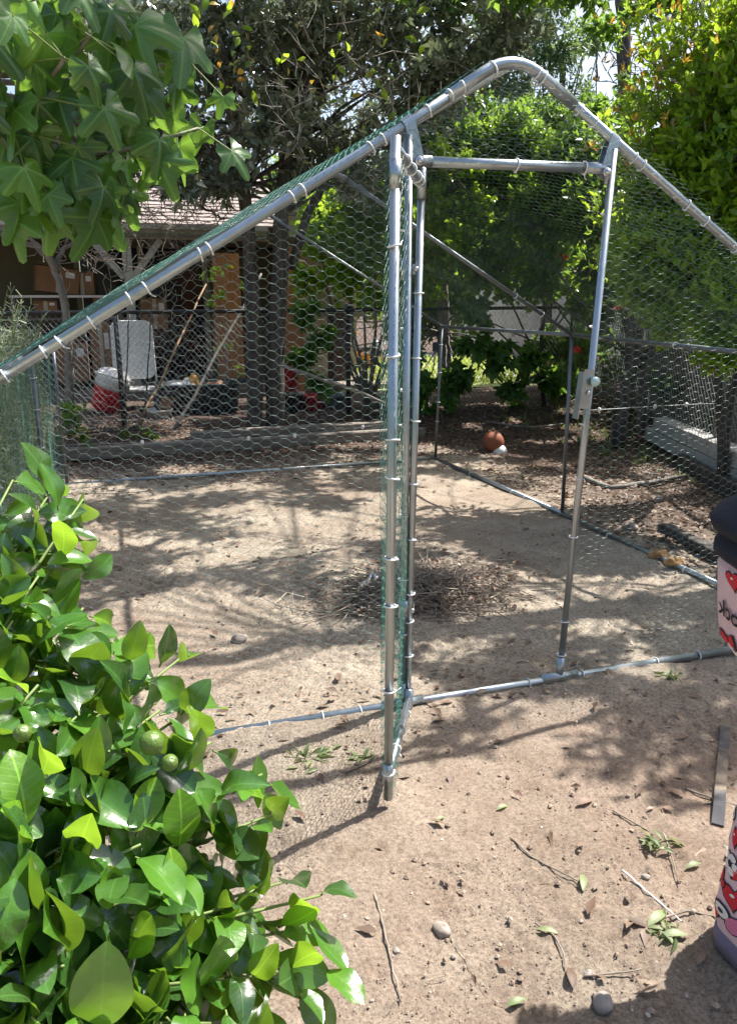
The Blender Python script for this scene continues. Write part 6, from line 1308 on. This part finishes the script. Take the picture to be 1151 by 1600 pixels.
def ell(rx, ry, n=16): t = np.linspace(0, 2*PI, n, endpoint=False); return np.column_stack([rx*np.cos(t), ry*np.sin(t)])
def motif(sg, par, v, a, kind, s, rot=0):
    if kind == 'heart':
        decal(par, sg, v, a, heart(), 'ink_black', .0018, s*1.18, rot=rot); decal(par, sg, v, a, heart(), 'ink_red', .0026, s, rot=rot); decal(par, sg, v+.004, a-.03, ell(.2, .12), 'ink_white', .0032, s, rot=rot)
    elif kind == 'bow':
        for q in (-1, 1):
            L_ = np.array([(0, 0), (.5*q, .5), (1.0*q, .6), (1.15*q, 0), (1.0*q, -.6), (.5*q, -.45)]) if q > 0 else np.array([(0, 0), (.5*q, -.45), (1.0*q, -.6), (1.15*q, 0), (1.0*q, .6), (.5*q, .5)])
            decal(par, sg, v, a, L_*1.15, 'ink_black', .0018, s, rot=rot); decal(par, sg, v, a, L_, 'ink_red', .0026, s*.92, rot=rot)
        decal(par, sg, v, a, ell(.34, .36), 'ink_black', .0028, s, rot=rot); decal(par, sg, v, a, ell(.24, .26), 'ink_red', .0034, s, rot=rot)
    elif kind == 'ring':
        decal(par, sg, v, a, ell(1, .8), 'ink_black', .0018, s, rot=rot); decal(par, sg, v, a, ell(.78, .6), 'ink_white', .0026, s, rot=rot); decal(par, sg, v, a, ell(.3, .2), 'ink_black', .0032, s, rot=rot)
    elif kind == 'flower':
        for q in range(5):
            w_ = np.array([math.cos(q*1.257), math.sin(q*1.257)])*.62; decal(par, sg, v, a, ell(.5, .42)+w_, 'ink_black', .0018, s, rot=rot); decal(par, sg, v, a, ell(.40, .33)+w_, 'ink_white', .0026, s, rot=rot)
        decal(par, sg, v, a, ell(.25, .25), 'ink_black', .0034, s, rot=rot)
    elif kind == 'drop':
        L_ = np.array([(0, 1.2), (-.5, .3), (-.62, -.3), (-.4, -.8), (0, -1), (.4, -.8), (.62, -.3), (.5, .3)]); decal(par, sg, v, a, L_*1.15, 'ink_black', .0018, s, rot=rot); decal(par, sg, v, a, L_, 'ink_pink', .0026, s, rot=rot)
camdir = math.atan2((CAM_C-PC)@fwd, (CAM_C-PC)@side)      # angle on the leg facing the camera
kinds = ['heart', 'flower', 'bow', 'ring', 'drop']
g = np.random.default_rng(151); qn = 0
for sg in (-1, 1):
    par = [o for o in pr.children if o.name.startswith('trouser_leg')][0 if sg < 0 else 1]
    for iv, v in enumerate(np.arange(.13, .97, .083)):
        for ia in range(9):
            a = ia*.698+(iv % 2)*.35+g.normal(0, .08)+PI
            if sg < 0 and 2.7 < a % (2*PI) < 3.75: continue
            motif(sg, par, v+g.normal(0, .006), a, kinds[(iv*2+ia*3) % 5], g.uniform(.016, .023), g.uniform(-.5, .5)); qn += 1
for v, a, kd, s_, ro in ((.985, 3.35, 'heart', .020, .3), (.825, 3.12, 'bow', .022, .2), (.79, 3.42, 'flower', .020, 0), (.765, 3.15, 'ring', .018, .4), (.73, 3.36, 'heart', .020, -.3), (.69, 3.2, 'flower', .018, .2), (.66, 3.45, 'bow', .02, -.3), (.40, 3.30, 'bow', .022, .3), (.345, 3.12, 'ring', .02, .2), (.35, 3.45, 'heart', .022, -.2), (.285, 3.05, 'heart', .022, .4), (.275, 3.38, 'drop', .024, .5), (.215, 3.10, 'flower', .024, 0), (.205, 3.45, 'bow', .024, .2), (.15, 3.02, 'bow', .024, -.4), (.14, 3.34, 'heart', .026, .2), (.085, 3.12, 'ring', .022, .1), (.075, 3.45, 'drop', .024, -.6), (.06, 2.85, 'heart', .02, 0)):
    motif(-1, legL, v, a, kd, s_, ro)
# mirrored bubble lettering high on the near leg
txt = D.curves.new('lettering', 'FONT'); txt.body = 'rock'; txt.size = 1; txt.offset = .02; tob = D.objects.new('lettering', txt); COL.objects.link(tob)
bpy.context.view_layer.update(); tme = bpy.data.meshes.new_from_object(tob.evaluated_get(bpy.context.evaluated_depsgraph_get())); D.objects.remove(tob)
tv = np.array([v.co[:2] for v in tme.vertices]); tv = tv-(tv.min(0)+tv.max(0))/2
def lettering(scale, off, mat, grow):
    me = tme.copy(); me.name = 'lettering'
    for i, v in enumerate(me.vertices):
        q = tv[i]; v.co = Vector(leg_surf(-1, .90+q[1]*scale*grow/.80, 3.30-q[0]*scale/.1*grow, off)-PC)
    me.materials.clear(); me.materials.append(M[mat]); o = put('lettering', me, None, legL)
lettering(.046, .0042, 'ink_black', 1.0)
